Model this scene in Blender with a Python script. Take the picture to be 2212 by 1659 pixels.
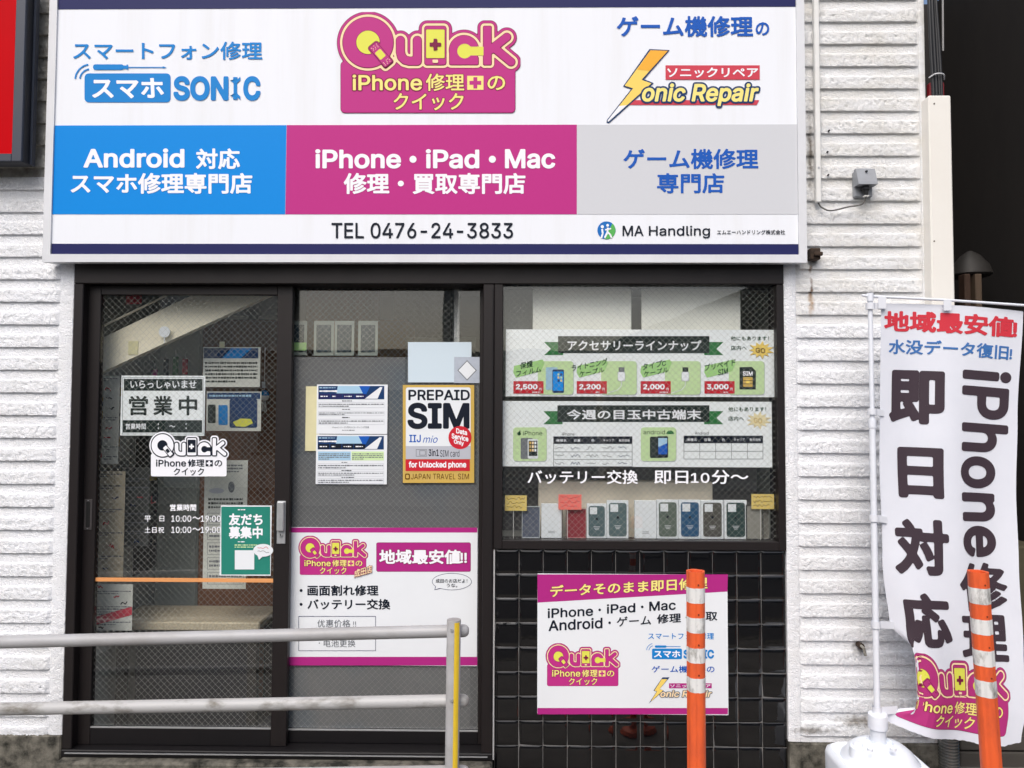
import bpy, bmesh, math, random
import numpy as np
from mathutils import Vector, Matrix, noise

random.seed(7)
for o in list(bpy.data.objects):
    bpy.data.objects.remove(o)
SC = bpy.context.scene
COL = SC.collection

# ------------------------------------------------------------------ camera
W, H, F = 2212.0, 1659.0, 1600.0            # layout units: the photograph at 2212 x 1659
CAM = Vector((0.0, -3.14, 1.59))
YAW, PITCH, ROLL = math.radians(0.75), math.radians(2.25), math.radians(0.2)
FWD = Vector((-math.sin(YAW) * math.cos(PITCH), math.cos(YAW) * math.cos(PITCH), math.sin(PITCH)))
_r = Vector((math.cos(YAW), math.sin(YAW), 0))
_u = _r.cross(FWD)
RGT = _r * math.cos(ROLL) + _u * math.sin(ROLL)
UPV = _u * math.cos(ROLL) - _r * math.sin(ROLL)
cd = bpy.data.cameras.new('camera')
cd.sensor_fit = 'HORIZONTAL'
cd.sensor_width = 36
cd.lens = 36 * F / W
cd.clip_start = 0.05
cd.clip_end = 400
cam = bpy.data.objects.new('camera', cd)
COL.objects.link(cam)
m = Matrix.Identity(4)
for i in range(3):
    m[i][0] = RGT[i]; m[i][1] = UPV[i]; m[i][2] = -FWD[i]; m[i][3] = CAM[i]
cam.matrix_world = m
SC.camera = cam

# ------------------------------------------------------------------ light
SUN_EL, SUN_AZ = math.radians(50), math.radians(200)
world = bpy.data.worlds.new('World')
SC.world = world
world.use_nodes = True
wn = world.node_tree
wn.nodes.clear()
sky = wn.nodes.new('ShaderNodeTexSky')
sky.sky_type = 'NISHITA'
sky.sun_disc = False
sky.sun_elevation = SUN_EL
sky.sun_rotation = SUN_AZ
sky.air_density = 1.0
sky.dust_density = 5.0
sky.ozone_density = 1.0
bg = wn.nodes.new('ShaderNodeBackground')
bg.inputs[1].default_value = 0.15
wo = wn.nodes.new('ShaderNodeOutputWorld')
wn.links.new(sky.outputs[0], bg.inputs[0])
wn.links.new(bg.outputs[0], wo.inputs[0])
sd = bpy.data.lights.new('sun', 'SUN')
sd.energy = 1.5
sd.angle = math.radians(50)
sd.color = (0.95, 0.98, 1.0)
sun = bpy.data.objects.new('sun', sd)
COL.objects.link(sun)
# hazy light from a bright veiled sky, brightest behind and above the viewer
sdir = Vector((math.sin(SUN_AZ) * math.cos(SUN_EL), math.cos(SUN_AZ) * math.cos(SUN_EL), math.sin(SUN_EL)))
sun.rotation_euler = sdir.to_track_quat('Z', 'Y').to_euler()
sun.location = sdir * 30
SC.view_settings.view_transform = 'Standard'
SC.view_settings.look = 'None'
SC.view_settings.gamma = 1
SC.view_settings.use_curve_mapping = False
SC.view_settings.exposure = 0.14
SC.cycles.max_bounces = 10
SC.cycles.diffuse_bounces = 4
SC.cycles.transparent_max_bounces = 16
SC.cycles.caustics_reflective = False
SC.cycles.caustics_refractive = False

# ------------------------------------------------------------------ helpers
def at(u, v, Y):
    d = FWD + RGT * ((u - W / 2) / F) - UPV * ((v - H / 2) / F)
    t = (Y - CAM.y) / d.y
    p = CAM + d * t
    return p.x, p.z

def rect(u0, v0, u1, v1, Y):
    um, vm = (u0 + u1) / 2, (v0 + v1) / 2
    return at(u0, vm, Y)[0], at(u1, vm, Y)[0], at(um, v1, Y)[1], at(um, v0, Y)[1]   # x0 x1 z0 z1

def lin(c):
    return tuple((x / 255 / 12.92 if x / 255 <= 0.04045 else ((x / 255 + 0.055) / 1.055) ** 2.4) for x in c)

MATS = {}
def mat(name, rgb=None, rough=0.5, metal=0.0, var=0.0, vscale=8.0, dark=None, bump=0.0, bscale=300.0,
        stretch=(1, 1, 1), spec=0.5, trans=0.0, detail=6.0, lo=0.35, hi=0.7, ridge=False):
    """Principled material; 'var' mixes towards 'dark' by a world-space noise (dirt, ageing, painted shade and reflections)."""
    if name in MATS:
        return MATS[name]
    m = bpy.data.materials.new(name)
    m.use_nodes = True
    nt = m.node_tree
    b = nt.nodes['Principled BSDF']
    c = lin(rgb)
    b.inputs['Base Color'].default_value = (*c, 1)
    b.inputs['Roughness'].default_value = rough
    b.inputs['Metallic'].default_value = metal
    if name.startswith(('print_', 'letter_')): spec = 0.12          # matt vinyl print
    b.inputs['Specular IOR Level'].default_value = spec
    if trans:
        b.inputs['Subsurface Weight'].default_value = trans
        b.inputs['Subsurface Radius'].default_value = (0.01, 0.01, 0.01)
    g = mp = None
    if var or bump:
        g = nt.nodes.new('ShaderNodeNewGeometry')
        mp = nt.nodes.new('ShaderNodeMapping')
        mp.inputs['Scale'].default_value = stretch
        nt.links.new(g.outputs['Position'], mp.inputs['Vector'])
    if var:
        n = nt.nodes.new('ShaderNodeTexNoise')
        n.inputs['Scale'].default_value = vscale
        n.inputs['Detail'].default_value = detail
        n.inputs['Roughness'].default_value = 0.65
        nt.links.new(mp.outputs[0], n.inputs['Vector'])
        r = nt.nodes.new('ShaderNodeMapRange')
        r.inputs['From Min'].default_value = lo
        r.inputs['From Max'].default_value = hi
        r.inputs['To Max'].default_value = var
        nt.links.new(n.outputs['Fac'], r.inputs['Value'])
        x = nt.nodes.new('ShaderNodeMix')
        x.data_type = 'RGBA'
        x.inputs[6].default_value = (*c, 1)
        dk = lin(dark) if dark else tuple(k * 0.55 for k in c)
        x.inputs[7].default_value = (*dk, 1)
        nt.links.new(r.outputs[0], x.inputs[0])
        nt.links.new(x.outputs[2], b.inputs['Base Color'])
        rr = nt.nodes.new('ShaderNodeMapRange')
        rr.inputs['To Min'].default_value = max(0.02, rough - 0.08)
        rr.inputs['To Max'].default_value = min(1, rough + 0.12)
        nt.links.new(n.outputs['Fac'], rr.inputs['Value'])
        nt.links.new(rr.outputs[0], b.inputs['Roughness'])
    if bump:
        n2 = nt.nodes.new('ShaderNodeTexNoise')
        n2.inputs['Scale'].default_value = bscale
        n2.inputs['Detail'].default_value = 3
        nt.links.new(mp.outputs[0], n2.inputs['Vector'])
        bp = nt.nodes.new('ShaderNodeBump')
        bp.inputs['Strength'].default_value = bump
        bp.inputs['Distance'].default_value = 0.004
        if ridge:                                   # trowelled stucco: sharp winding ridges
            n2.inputs['Distortion'].default_value = 1.2
            sb = nt.nodes.new('ShaderNodeMath'); sb.operation = 'SUBTRACT'; sb.inputs[1].default_value = 0.5; nt.links.new(n2.outputs['Fac'], sb.inputs[0])
            aa = nt.nodes.new('ShaderNodeMath'); aa.operation = 'ABSOLUTE'; nt.links.new(sb.outputs[0], aa.inputs[0])
            mm_ = nt.nodes.new('ShaderNodeMapRange'); mm_.inputs['From Max'].default_value = 0.16; mm_.inputs['To Min'].default_value = 1; mm_.inputs['To Max'].default_value = 0; nt.links.new(aa.outputs[0], mm_.inputs['Value'])
            nt.links.new(mm_.outputs[0], bp.inputs['Height']); bp.inputs['Distance'].default_value = 0.003
        else:
            nt.links.new(n2.outputs['Fac'], bp.inputs['Height'])
        nt.links.new(bp.outputs[0], b.inputs['Normal'])
    MATS[name] = m
    return m

def glassmat(name, tint=(235, 242, 240), gloss=1.0, ior=1.5, rough=0.0):
    if name in MATS:
        return MATS[name]
    m = bpy.data.materials.new(name)
    m.use_nodes = True
    nt = m.node_tree
    nt.nodes.clear()
    t = nt.nodes.new('ShaderNodeBsdfTransparent')
    t.inputs[0].default_value = (*[x / 255 for x in tint], 1)
    gl = nt.nodes.new('ShaderNodeBsdfGlossy')
    gl.inputs['Roughness'].default_value = rough
    gl.inputs['Color'].default_value = (gloss, gloss, gloss, 1)
    # Schlick reflectance, the same from both sides of the thin pane
    g0 = nt.nodes.new('ShaderNodeNewGeometry')
    dt = nt.nodes.new('ShaderNodeVectorMath'); dt.operation = 'DOT_PRODUCT'
    nt.links.new(g0.outputs['Incoming'], dt.inputs[0]); nt.links.new(g0.outputs['Normal'], dt.inputs[1])
    ab = nt.nodes.new('ShaderNodeMath'); ab.operation = 'ABSOLUTE'; nt.links.new(dt.outputs['Value'], ab.inputs[0])
    om = nt.nodes.new('ShaderNodeMath'); om.operation = 'SUBTRACT'; om.inputs[0].default_value = 1.0; nt.links.new(ab.outputs[0], om.inputs[1])
    pw = nt.nodes.new('ShaderNodeMath'); pw.operation = 'POWER'; pw.inputs[1].default_value = 5.0; nt.links.new(om.outputs[0], pw.inputs[0])
    r0 = ((ior - 1) / (ior + 1)) ** 2
    fr = nt.nodes.new('ShaderNodeMath'); fr.operation = 'MULTIPLY_ADD'; fr.inputs[1].default_value = 1 - r0; fr.inputs[2].default_value = r0
    nt.links.new(pw.outputs[0], fr.inputs[0])
    geo = nt.nodes.new('ShaderNodeNewGeometry')
    n = nt.nodes.new('ShaderNodeTexNoise')
    n.inputs['Scale'].default_value = 2.2
    nt.links.new(geo.outputs['Position'], n.inputs['Vector'])
    bp = nt.nodes.new('ShaderNodeBump')
    bp.inputs['Strength'].default_value = 0.02
    bp.inputs['Distance'].default_value = 0.05
    nt.links.new(n.outputs['Fac'], bp.inputs['Height'])
    nt.links.new(bp.outputs[0], gl.inputs['Normal'])
    mx = nt.nodes.new('ShaderNodeMixShader')
    o = nt.nodes.new('ShaderNodeOutputMaterial')
    nt.links.new(fr.outputs[0], mx.inputs[0])
    nt.links.new(t.outputs[0], mx.inputs[1])
    nt.links.new(gl.outputs[0], mx.inputs[2])
    nt.links.new(mx.outputs[0], o.inputs[0])
    MATS[name] = m
    return m

def wloc(o):
    p = Vector((0, 0, 0))
    while o:
        p += o.location
        o = o.parent
    return p

def tag(o, label=None, cat=None, group=None, kind=None):
    if label: o['label'] = label
    if cat: o['category'] = cat
    if group: o['group'] = group
    if kind: o['kind'] = kind
    return o

def thing(name, loc, label, cat, group=None, kind=None):
    o = bpy.data.objects.new(name, None)
    o.empty_display_size = 0.05
    o.location = loc
    COL.objects.link(o)
    return tag(o, label, cat, group, kind)

class MB:
    """collects geometry in world coordinates; build() links it as one mesh object"""
    def __init__(s):
        s.v, s.f, s.mi, s.mats = [], [], [], []
    def slot(s, m):
        if m not in s.mats: s.mats.append(m)
        return s.mats.index(m)
    def add(s, vs, fs, m):
        k = s.slot(m); n = len(s.v)
        s.v.extend(Vector(p) for p in vs)
        for f in fs:
            s.f.append([n + i for i in f]); s.mi.append(k)
        return s
    def box(s, x0, x1, y0, y1, z0, z1, m, c=0.0):
        if x0 > x1: x0, x1 = x1, x0
        if y0 > y1: y0, y1 = y1, y0
        if z0 > z1: z0, z1 = z1, z0
        c = min(c, (x1 - x0) * .45, (y1 - y0) * .45, (z1 - z0) * .45)
        if c <= 0:
            vs = [(x, y, z) for x in (x0, x1) for y in (y0, y1) for z in (z0, z1)]
            fs = [(0, 1, 3, 2), (4, 6, 7, 5), (0, 4, 5, 1), (2, 3, 7, 6), (0, 2, 6, 4), (1, 5, 7, 3)]
            return s.add(vs, fs, m)
        bm = bmesh.new()
        for x in (x0, x1):
            for y in (y0, y1):
                for z in (z0, z1):
                    sx = 1 if x == x0 else -1; sy = 1 if y == y0 else -1; sz = 1 if z == z0 else -1
                    bm.verts.new((x + c * sx, y + c * sy, z)); bm.verts.new((x + c * sx, y, z + c * sz)); bm.verts.new((x, y + c * sy, z + c * sz))
        r = bmesh.ops.convex_hull(bm, input=bm.verts)
        bm.verts.index_update()
        s.add([v.co.copy() for v in bm.verts], [[v.index for v in f.verts] for f in bm.faces], m)
        bm.free()
        return s
    def tube(s, pts, r, m, n=12, cap=True, radii=None):
        pts = [Vector(p) for p in pts]
        vs, fs = [], []
        ref = Vector((0, 0, 1))
        for i, p in enumerate(pts):
            d = (pts[min(i + 1, len(pts) - 1)] - pts[max(i - 1, 0)]).normalized()
            if abs(d.dot(ref)) > 0.95:
                ref = Vector((1, 0, 0))
            a = d.cross(ref).normalized(); b = d.cross(a).normalized()
            rr = radii[i] if radii else r
            for k in range(n):
                t = 2 * math.pi * k / n
                vs.append(p + (a * math.cos(t) + b * math.sin(t)) * rr)
        for i in range(len(pts) - 1):
            for k in range(n):
                fs.append((i * n + k, i * n + (k + 1) % n, (i + 1) * n + (k + 1) % n, (i + 1) * n + k))
        if cap:
            fs.append(tuple(range(n - 1, -1, -1))); fs.append(tuple((len(pts) - 1) * n + k for k in range(n)))
        return s.add(vs, fs, m)
    def lathe(s, cx, cy, prof, m, n=32, sq=2.0, rot=0.0):
        """prof: (radius, z); sq>2 gives a rounded-square section"""
        vs, fs = [], []
        for r, z in prof:
            for k in range(n):
                t = 2 * math.pi * k / n
                c, q = math.cos(t), math.sin(t)
                e = (abs(c) ** sq + abs(q) ** sq) ** (-1 / sq)
                x, y = r * e * c, r * e * q
                vs.append((cx + x * math.cos(rot) - y * math.sin(rot), cy + x * math.sin(rot) + y * math.cos(rot), z))
        for i in range(len(prof) - 1):
            for k in range(n):
                fs.append((i * n + k, i * n + (k + 1) % n, (i + 1) * n + (k + 1) % n, (i + 1) * n + k))
        fs.append(tuple(range(n - 1, -1, -1))); fs.append(tuple((len(prof) - 1) * n + k for k in range(n)))
        return s.add(vs, fs, m)
    def prism(s, pts, y0, y1, m):
        """pts: (x, z) outline, extruded between y0 and y1"""
        n = len(pts)
        vs = [(x, y0, z) for x, z in pts] + [(x, y1, z) for x, z in pts]
        fs = [tuple(range(n)), tuple(range(2 * n - 1, n - 1, -1))] + [(i, i + n, (i + 1) % n + n, (i + 1) % n) for i in range(n)]
        return s.add(vs, fs, m)
    def build(s, name, parent=None, smooth=False, label=None, cat=None, group=None, kind=None, angle=35):
        me = bpy.data.meshes.new(name)
        if parent:
            org = wloc(parent); loc = Vector((0, 0, 0))
        else:
            xs = [p.x for p in s.v]; ys = [p.y for p in s.v]; zs = [p.z for p in s.v]
            org = Vector(((min(xs) + max(xs)) / 2, (min(ys) + max(ys)) / 2, min(zs))); loc = org
        me.from_pydata([p - org for p in s.v], [], s.f)
        for mm in s.mats: me.materials.append(mm)
        me.polygons.foreach_set('material_index', s.mi)
        if smooth:
            me.polygons.foreach_set('use_smooth', [True] * len(s.f))
            me.set_sharp_from_angle(angle=math.radians(angle))
        me.update()
        o = bpy.data.objects.new(name, me)
        o.location = loc
        o.parent = parent
        COL.objects.link(o)
        return tag(o, label, cat, group, kind)

# ---- flat print: lettering, bands, logos
FONT_LATIN = None
try:
    import os
    FONT_LATIN = bpy.data.fonts.load(os.path.join(bpy.utils.system_resource('DATAFILES'), 'fonts', 'Inter.woff2'))   # Blender's own interface font
except Exception:
    pass                                                                      # the built-in font carries all glyphs too
_tc, _td = {}, {}
def _run_outline(body, shear, spacing):
    c = bpy.data.curves.new('lettering', 'FONT')
    if FONT_LATIN and all(ord(ch) < 256 for ch in body): c.font = FONT_LATIN
    c.body = body; c.dimensions = '2D'; c.fill_mode = 'NONE'
    c.resolution_u = 3; c.shear = shear; c.space_character = spacing
    o = bpy.data.objects.new('lettering', c)
    me = bpy.data.meshes.new_from_object(o)
    v = np.array([p.co[:2] for p in me.vertices]).reshape(-1, 2)
    # contours come as closed runs of consecutive points; keep their direction for the winding rule
    seg, start = [], 0
    nxt = {}
    for e in me.edges:
        a_, b_ = sorted(e.vertices)
        if b_ == a_ + 1: nxt[a_] = True
    for i in range(len(v)):
        if i not in nxt:
            seg += [(k, k + 1) for k in range(start, i)] + [(i, start)]
            start = i + 1
    bpy.data.objects.remove(o); bpy.data.curves.remove(c); bpy.data.meshes.remove(me)
    return v, seg
def text_outline(body, shear=0.0, spacing=1.0):
    """outline segments of the plain lettering; Latin and Japanese runs are set one after the other"""
    k = (body, shear, spacing)
    if k not in _tc:
        runs = []
        for ch in body:
            lat = ord(ch) < 256
            if runs and (runs[-1][0] == lat or ch == ' '): runs[-1][1] += ch
            else: runs.append([lat, ch])
        V_, S_, x = [], [], 0.0
        for lat, t in runs:
            v, seg = _run_outline(t.rstrip(' '), shear, spacing)
            n = sum(len(q) for q in V_)
            if lat and len(runs) > 1: v = v * 1.22
            V_.append(v + np.array([x - (v[:, 0].min() if lat else 0), 0])); S_ += [(a + n, b + n) for a, b in seg]
            w = (v[:, 0].max() - v[:, 0].min() + .1) if lat else (1.0 * len(t.rstrip(' ')) * spacing)
            x += w + .3 * (len(t) - len(t.rstrip(' ')))
        _tc[k] = (np.concatenate(V_), S_)
    return _tc[k]

def text_field(body, cells, shear=0.0, spacing=1.0, pad=0.09):
    """signed distance to the lettering on a grid: (D, x0, y0, step); height of the lettering = 'cells' steps"""
    k = (body, cells, shear, spacing)
    if k in _td: return _td[k]
    v, seg = text_outline(body, shear, spacing)
    lo, hi = v.min(0), v.max(0)
    step = max((hi[1] - lo[1]), 0.35) / cells
    n0 = int(math.ceil(pad / step)) + 1
    x0, y0 = lo[0] - n0 * step, lo[1] - n0 * step
    nx = int(math.ceil((hi[0] - lo[0]) / step)) + 2 * n0 + 1; ny = int(math.ceil((hi[1] - lo[1]) / step)) + 2 * n0 + 1
    D = np.full((ny, nx), 10 * pad); wind = np.zeros((ny, nx), int)
    gx = x0 + np.arange(nx) * step; gy = y0 + np.arange(ny) * step
    for a, b in seg:
        ax, ay = v[a]; bx, by = v[b]
        i0 = max(0, int((min(ax, bx) - pad - x0) / step)); i1 = min(nx, int((max(ax, bx) + pad - x0) / step) + 2)
        j0 = max(0, int((min(ay, by) - pad - y0) / step)); j1 = min(ny, int((max(ay, by) + pad - y0) / step) + 2)
        X = gx[i0:i1][None, :]; Y = gy[j0:j1][:, None]
        dx, dy = bx - ax, by - ay
        t = np.clip(((X - ax) * dx + (Y - ay) * dy) / (dx * dx + dy * dy + 1e-12), 0, 1)
        D[j0:j1, i0:i1] = np.minimum(D[j0:j1, i0:i1], np.hypot(X - ax - t * dx, Y - ay - t * dy))
        if ay != by:
            r0, r1 = (ay, by) if ay < by else (by, ay)
            m0 = int(math.ceil((r0 - y0) / step)); m1 = int(math.ceil((r1 - y0) / step))
            for j in range(max(0, m0), min(ny, m1)):
                xc = ax + (gy[j] - ay) / dy * dx
                c_ = int(math.floor((xc - x0) / step)) + 1
                wind[j, max(0, c_):] += 1 if by > ay else -1
    D = np.where(wind != 0, -D, D)
    _td[k] = (D, x0, y0, step, lo, hi)
    return _td[k]

def sd_seg(X, Y, a, b):
    ax, ay = a; bx, by = b
    dx, dy = bx - ax, by - ay
    t = np.clip(((X - ax) * dx + (Y - ay) * dy) / (dx * dx + dy * dy + 1e-9), 0, 1)
    return np.hypot(X - ax - t * dx, Y - ay - t * dy)
def sd_path(X, Y, pts, r):
    d = None
    for a, b in zip(pts[:-1], pts[1:]):
        e = sd_seg(X, Y, a, b)
        d = e if d is None else np.minimum(d, e)
    return d - r
def sd_box(X, Y, cx, cy, hx, hy, r=0.0, ang=0.0):
    c, s_ = math.cos(ang), math.sin(ang)
    x = (X - cx) * c + (Y - cy) * s_; y = -(X - cx) * s_ + (Y - cy) * c
    qx = np.abs(x) - hx + r; qy = np.abs(y) - hy + r
    return np.hypot(np.maximum(qx, 0), np.maximum(qy, 0)) + np.minimum(np.maximum(qx, qy), 0) - r

def region(D, x0, y0, step, run=10):
    """polygons covering D < 0 on a grid (marching squares, whole cells merged in rows)"""
    ny, nx = D.shape
    vs, fs, idx = [], [], {}
    def V(a, b):
        k = (round(a, 3), round(b, 3))
        if k not in idx:
            idx[k] = len(vs); vs.append((x0 + a * step, y0 + b * step))
        return idx[k]
    ins = D < 0
    for j in range(ny - 1):
        i = 0
        while i < nx - 1:
            c = (ins[j, i], ins[j, i + 1], ins[j + 1, i + 1], ins[j + 1, i])
            if all(c):
                k = i
                while k + 1 < nx - 1 and k + 1 - i < run and ins[j, k + 2] and ins[j + 1, k + 2]:
                    k += 1
                fs.append([V(i, j), V(k + 1, j), V(k + 1, j + 1), V(i, j + 1)])
                i = k + 1
                continue
            if any(c):
                P = [(i, j), (i + 1, j), (i + 1, j + 1), (i, j + 1)]
                poly = []
                for a in range(4):
                    b = (a + 1) % 4
                    da = D[P[a][1], P[a][0]]; db = D[P[b][1], P[b][0]]
                    if da < 0: poly.append(P[a])
                    if (da < 0) != (db < 0):
                        t = da / (da - db)
                        poly.append((P[a][0] + (P[b][0] - P[a][0]) * t, P[a][1] + (P[b][1] - P[a][1]) * t))
                q = []
                for p_ in poly:
                    n = V(*p_)
                    if n not in q: q.append(n)
                if len(q) >= 3: fs.append(q)
            i += 1
    return vs, fs

class Print(MB):
    """flat print on a plane Y (or on a warped sheet), drawn in layout units"""
    STEP = 0.0007
    def __init__(s, Y, base=0.001, warp=None):
        super().__init__(); s.Y = Y; s.base = base; s.warp = warp
    def pt(s, u, v, L):
        if s.warp: return s.warp(u, v, s.base + L * s.STEP)
        x, z = at(u, v, s.Y)
        return Vector((x, s.Y - s.base - L * s.STEP, z))
    def raw(s, uv, fs, m, L):
        if s.warp:
            bm = bmesh.new()
            vv = [bm.verts.new((a, b, 0)) for a, b in uv]
            for f in fs:
                try: bm.faces.new([vv[i] for i in f])
                except ValueError: pass
            us = [p[0] for p in uv]; ws = [p[1] for p in uv]
            for ax, (lo, hi) in ((0, (min(us), max(us))), (1, (min(ws), max(ws)))):
                q = math.ceil(lo / 14) * 14
                while q < hi:
                    co = (q, 0, 0) if ax == 0 else (0, q, 0)
                    no = (1, 0, 0) if ax == 0 else (0, 1, 0)
                    bmesh.ops.bisect_plane(bm, geom=bm.verts[:] + bm.edges[:] + bm.faces[:], plane_co=co, plane_no=no, dist=1e-5)
                    q += 14
            bm.verts.index_update()
            uv = [(v.co.x, v.co.y) for v in bm.verts]; fs = [[v.index for v in f.verts] for f in bm.faces]
            bm.free()
        # screen v runs downwards: reverse winding so faces look at the viewer
        s.add([s.pt(u, v, L) for u, v in uv], [list(reversed(f)) for f in fs], m)
    def poly(s, uv, m, L=0):
        a = sum(uv[i][0] * uv[(i + 1) % len(uv)][1] - uv[(i + 1) % len(uv)][0] * uv[i][1] for i in range(len(uv)))
        if a < 0: uv = uv[::-1]
        s.raw(uv, [list(range(len(uv)))], m, L)
    def rect(s, u0, v0, u1, v1, m, L=0):
        s.poly([(u0, v0), (u1, v0), (u1, v1), (u0, v1)], m, L)
    def rrect(s, u0, v0, u1, v1, r, m, L=0):
        p = []
        for cx, cy, a in ((u1 - r, v0 + r, -90), (u1 - r, v1 - r, 0), (u0 + r, v1 - r, 90), (u0 + r, v0 + r, 180)):
            for k in range(6):
                t = math.radians(a + 18 * k)
                p.append((cx + r * math.cos(t), cy + r * math.sin(t)))
        s.poly(p, m, L)
    def frame(s, u0, v0, u1, v1, w, m, L=0):
        s.rect(u0, v0, u1, v0 + w, m, L); s.rect(u0, v1 - w, u1, v1, m, L)
        s.rect(u0, v0 + w, u0 + w, v1 - w, m, L); s.rect(u1 - w, v0 + w, u1, v1 - w, m, L)
    def ell(s, cu, cv, ru, rv, m, L=0, n=28):
        s.poly([(cu + ru * math.cos(2 * math.pi * k / n), cv + rv * math.sin(2 * math.pi * k / n)) for k in range(n)], m, L)
    def line(s, pts, w, m, L=0):
        for a, b in zip(pts[:-1], pts[1:]):
            d = Vector((b[0] - a[0], b[1] - a[1])); n = Vector((-d.y, d.x)).normalized() * w / 2
            s.poly([(a[0] + n.x, a[1] + n.y), (b[0] + n.x, b[1] + n.y), (b[0] - n.x, b[1] - n.y), (a[0] - n.x, a[1] - n.y)], m, L)
    def text(s, body, u0, v0, u1, v1, m, L=1, bold=0.02, shear=0.0, slope=0.0, rot=0, out=None, outw=0.03, spacing=1.0):
        """fit the lettering into the box; slope lifts the right end; rot=90 turns it clockwise; out: outline material"""
        hpx = (u1 - u0) if rot == 90 else (v1 - v0)
        cells = int(min(44, max(13, hpx * 1.05)))
        D, x0, y0, st, lo, hi = text_field(body, cells, shear, spacing)
        b0 = bold * 0.8
        l0, h0 = lo - b0, hi + b0
        for mm, bb, LL in (((out, b0 + outw, L - 0.6),) if out else ()) + ((m, b0, L),):
            vs, fs = region(D - bb, x0, y0, st, run=12)
            if not vs: continue
            q = (np.array(vs) - l0) / (h0 - l0)
            if rot == 90:
                uu = u0 + q[:, 1] * (u1 - u0); vv = v0 + q[:, 0] * (v1 - v0)
            else:
                uu = u0 + q[:, 0] * (u1 - u0); vv = v1 - q[:, 1] * (v1 - v0)
            vv = vv - slope * (uu - (u0 + u1) / 2)
            s.raw(list(zip(uu, vv)), [list(reversed(g)) for g in fs], mm, LL)
    def fine(s, u0, v0, u1, v1, m, rows, L=1, seed=1, fill=0.8):
        """unreadable small print"""
        rg = random.Random(seed); h = (v1 - v0) / rows
        for r in range(rows):
            u = u0
            end = u1 if r < rows - 1 else u0 + (u1 - u0) * rg.uniform(.3, .9)
            while u < end:
                w = rg.uniform(2, 7)
                hh = h * rg.uniform(.35, .6)
                s.rect(u, v0 + r * h + (h - hh) / 2, min(u + w, end), v0 + r * h + (h + hh) / 2, m, L)
                u += w + rg.uniform(.6, 2.2) * (1.6 - fill)
    def scribble(s, u0, v0, u1, v1, m, L=1, seed=1, w=1.2):
        rg = random.Random(seed); n = max(4, int((u1 - u0) / 3))
        p = [(u0 + (u1 - u0) * k / n, rg.uniform(v0, v1)) for k in range(n + 1)]
        s.line(p, w, m, L)

# the red-plum logo of the shop, drawn in its own units (358..1480 x 82..697)
LX0, LY0, LX1, LY1 = 352.0, 76.0, 1486.0, 703.0
def logo_layers(step=6.0):
    nx, ny = int((LX1 - LX0) / step) + 1, int((LY1 - LY0) / step) + 1
    X, Y = np.meshgrid(LX0 + np.arange(nx) * step, LY0 + np.arange(ny) * step)
    disc = np.hypot(X - 548, Y - 265) - 155
    band = sd_box(X, Y, 627, 342, 82, 34, 12, math.atan2(114, 95))
    u_ = np.minimum(sd_path(X, Y, [(747, 252), (747, 325), (755, 355), (775, 373), (800, 380), (850, 380)], 25), sd_path(X, Y, [(851, 252), (851, 380)], 25))
    ph = sd_box(X, Y, 962, 284, 65, 119, 14)
    cdisc = np.minimum(np.hypot(X - 1138, Y - 312) - 90, sd_box(X, Y, 1098, 362, 48, 40, 8))
    cdisc = np.minimum(cdisc, sd_box(X, Y, 1160, 378, 66, 24, 6))
    k_ = np.minimum(sd_box(X, Y, 1282, 284, 24, 119, 6), sd_path(X, Y, [(1300, 312), (1402, 232)], 24))
    k_ = np.minimum(k_, sd_path(X, Y, [(1325, 300), (1428, 385)], 24))
    cm = np.minimum(np.hypot(X - 1142, Y - 318) - 45, sd_box(X, Y, 1205, 318, 62, 27, 2))
    letters = np.minimum.reduce([disc, band, u_, ph, np.maximum(cdisc, -cm), k_])
    solid = np.minimum.reduce([disc, band, u_, ph, cdisc, k_])
    body = sd_box(X, Y, 916, 538, 536, 157, 24)
    yel = np.minimum.reduce([np.maximum(np.hypot(X - 548, Y - 265) - 72, -(band - 6)), sd_box(X, Y, 962, 274, 57, 88, 2)])
    cross = np.minimum(sd_box(X, Y, 963, 280, 36, 12), sd_box(X, Y, 963, 280, 12, 36))
    pad = sd_box(X, Y, 624, 340, 28, 22, 5, math.atan2(114, 95))
    home = sd_box(X, Y, 962, 383, 17, 10, 4)
    R = lambda D: region(D, LX0, LY0, step)
    return [('edge', R(np.minimum(solid - 38, body - 3))), ('base', R(np.minimum(solid - 34.5, body))),
            ('edge2', R(solid - 21)), ('rim', R(solid - 18)), ('edge2', R(solid - 4)), ('ink', R(solid - 15)), ('ctr', R(np.minimum(cdisc, cm))),
            ('face', R(letters)), ('edge2', R(yel - 3)), ('scr', R(yel)), ('ink', R(band - 7)), ('edge2', R(band + 1)), ('face', R(band + 5)), ('scr', R(pad)),
            ('cross', R(cross)), ('rim', R(home))]
LOGO = logo_layers()

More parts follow.
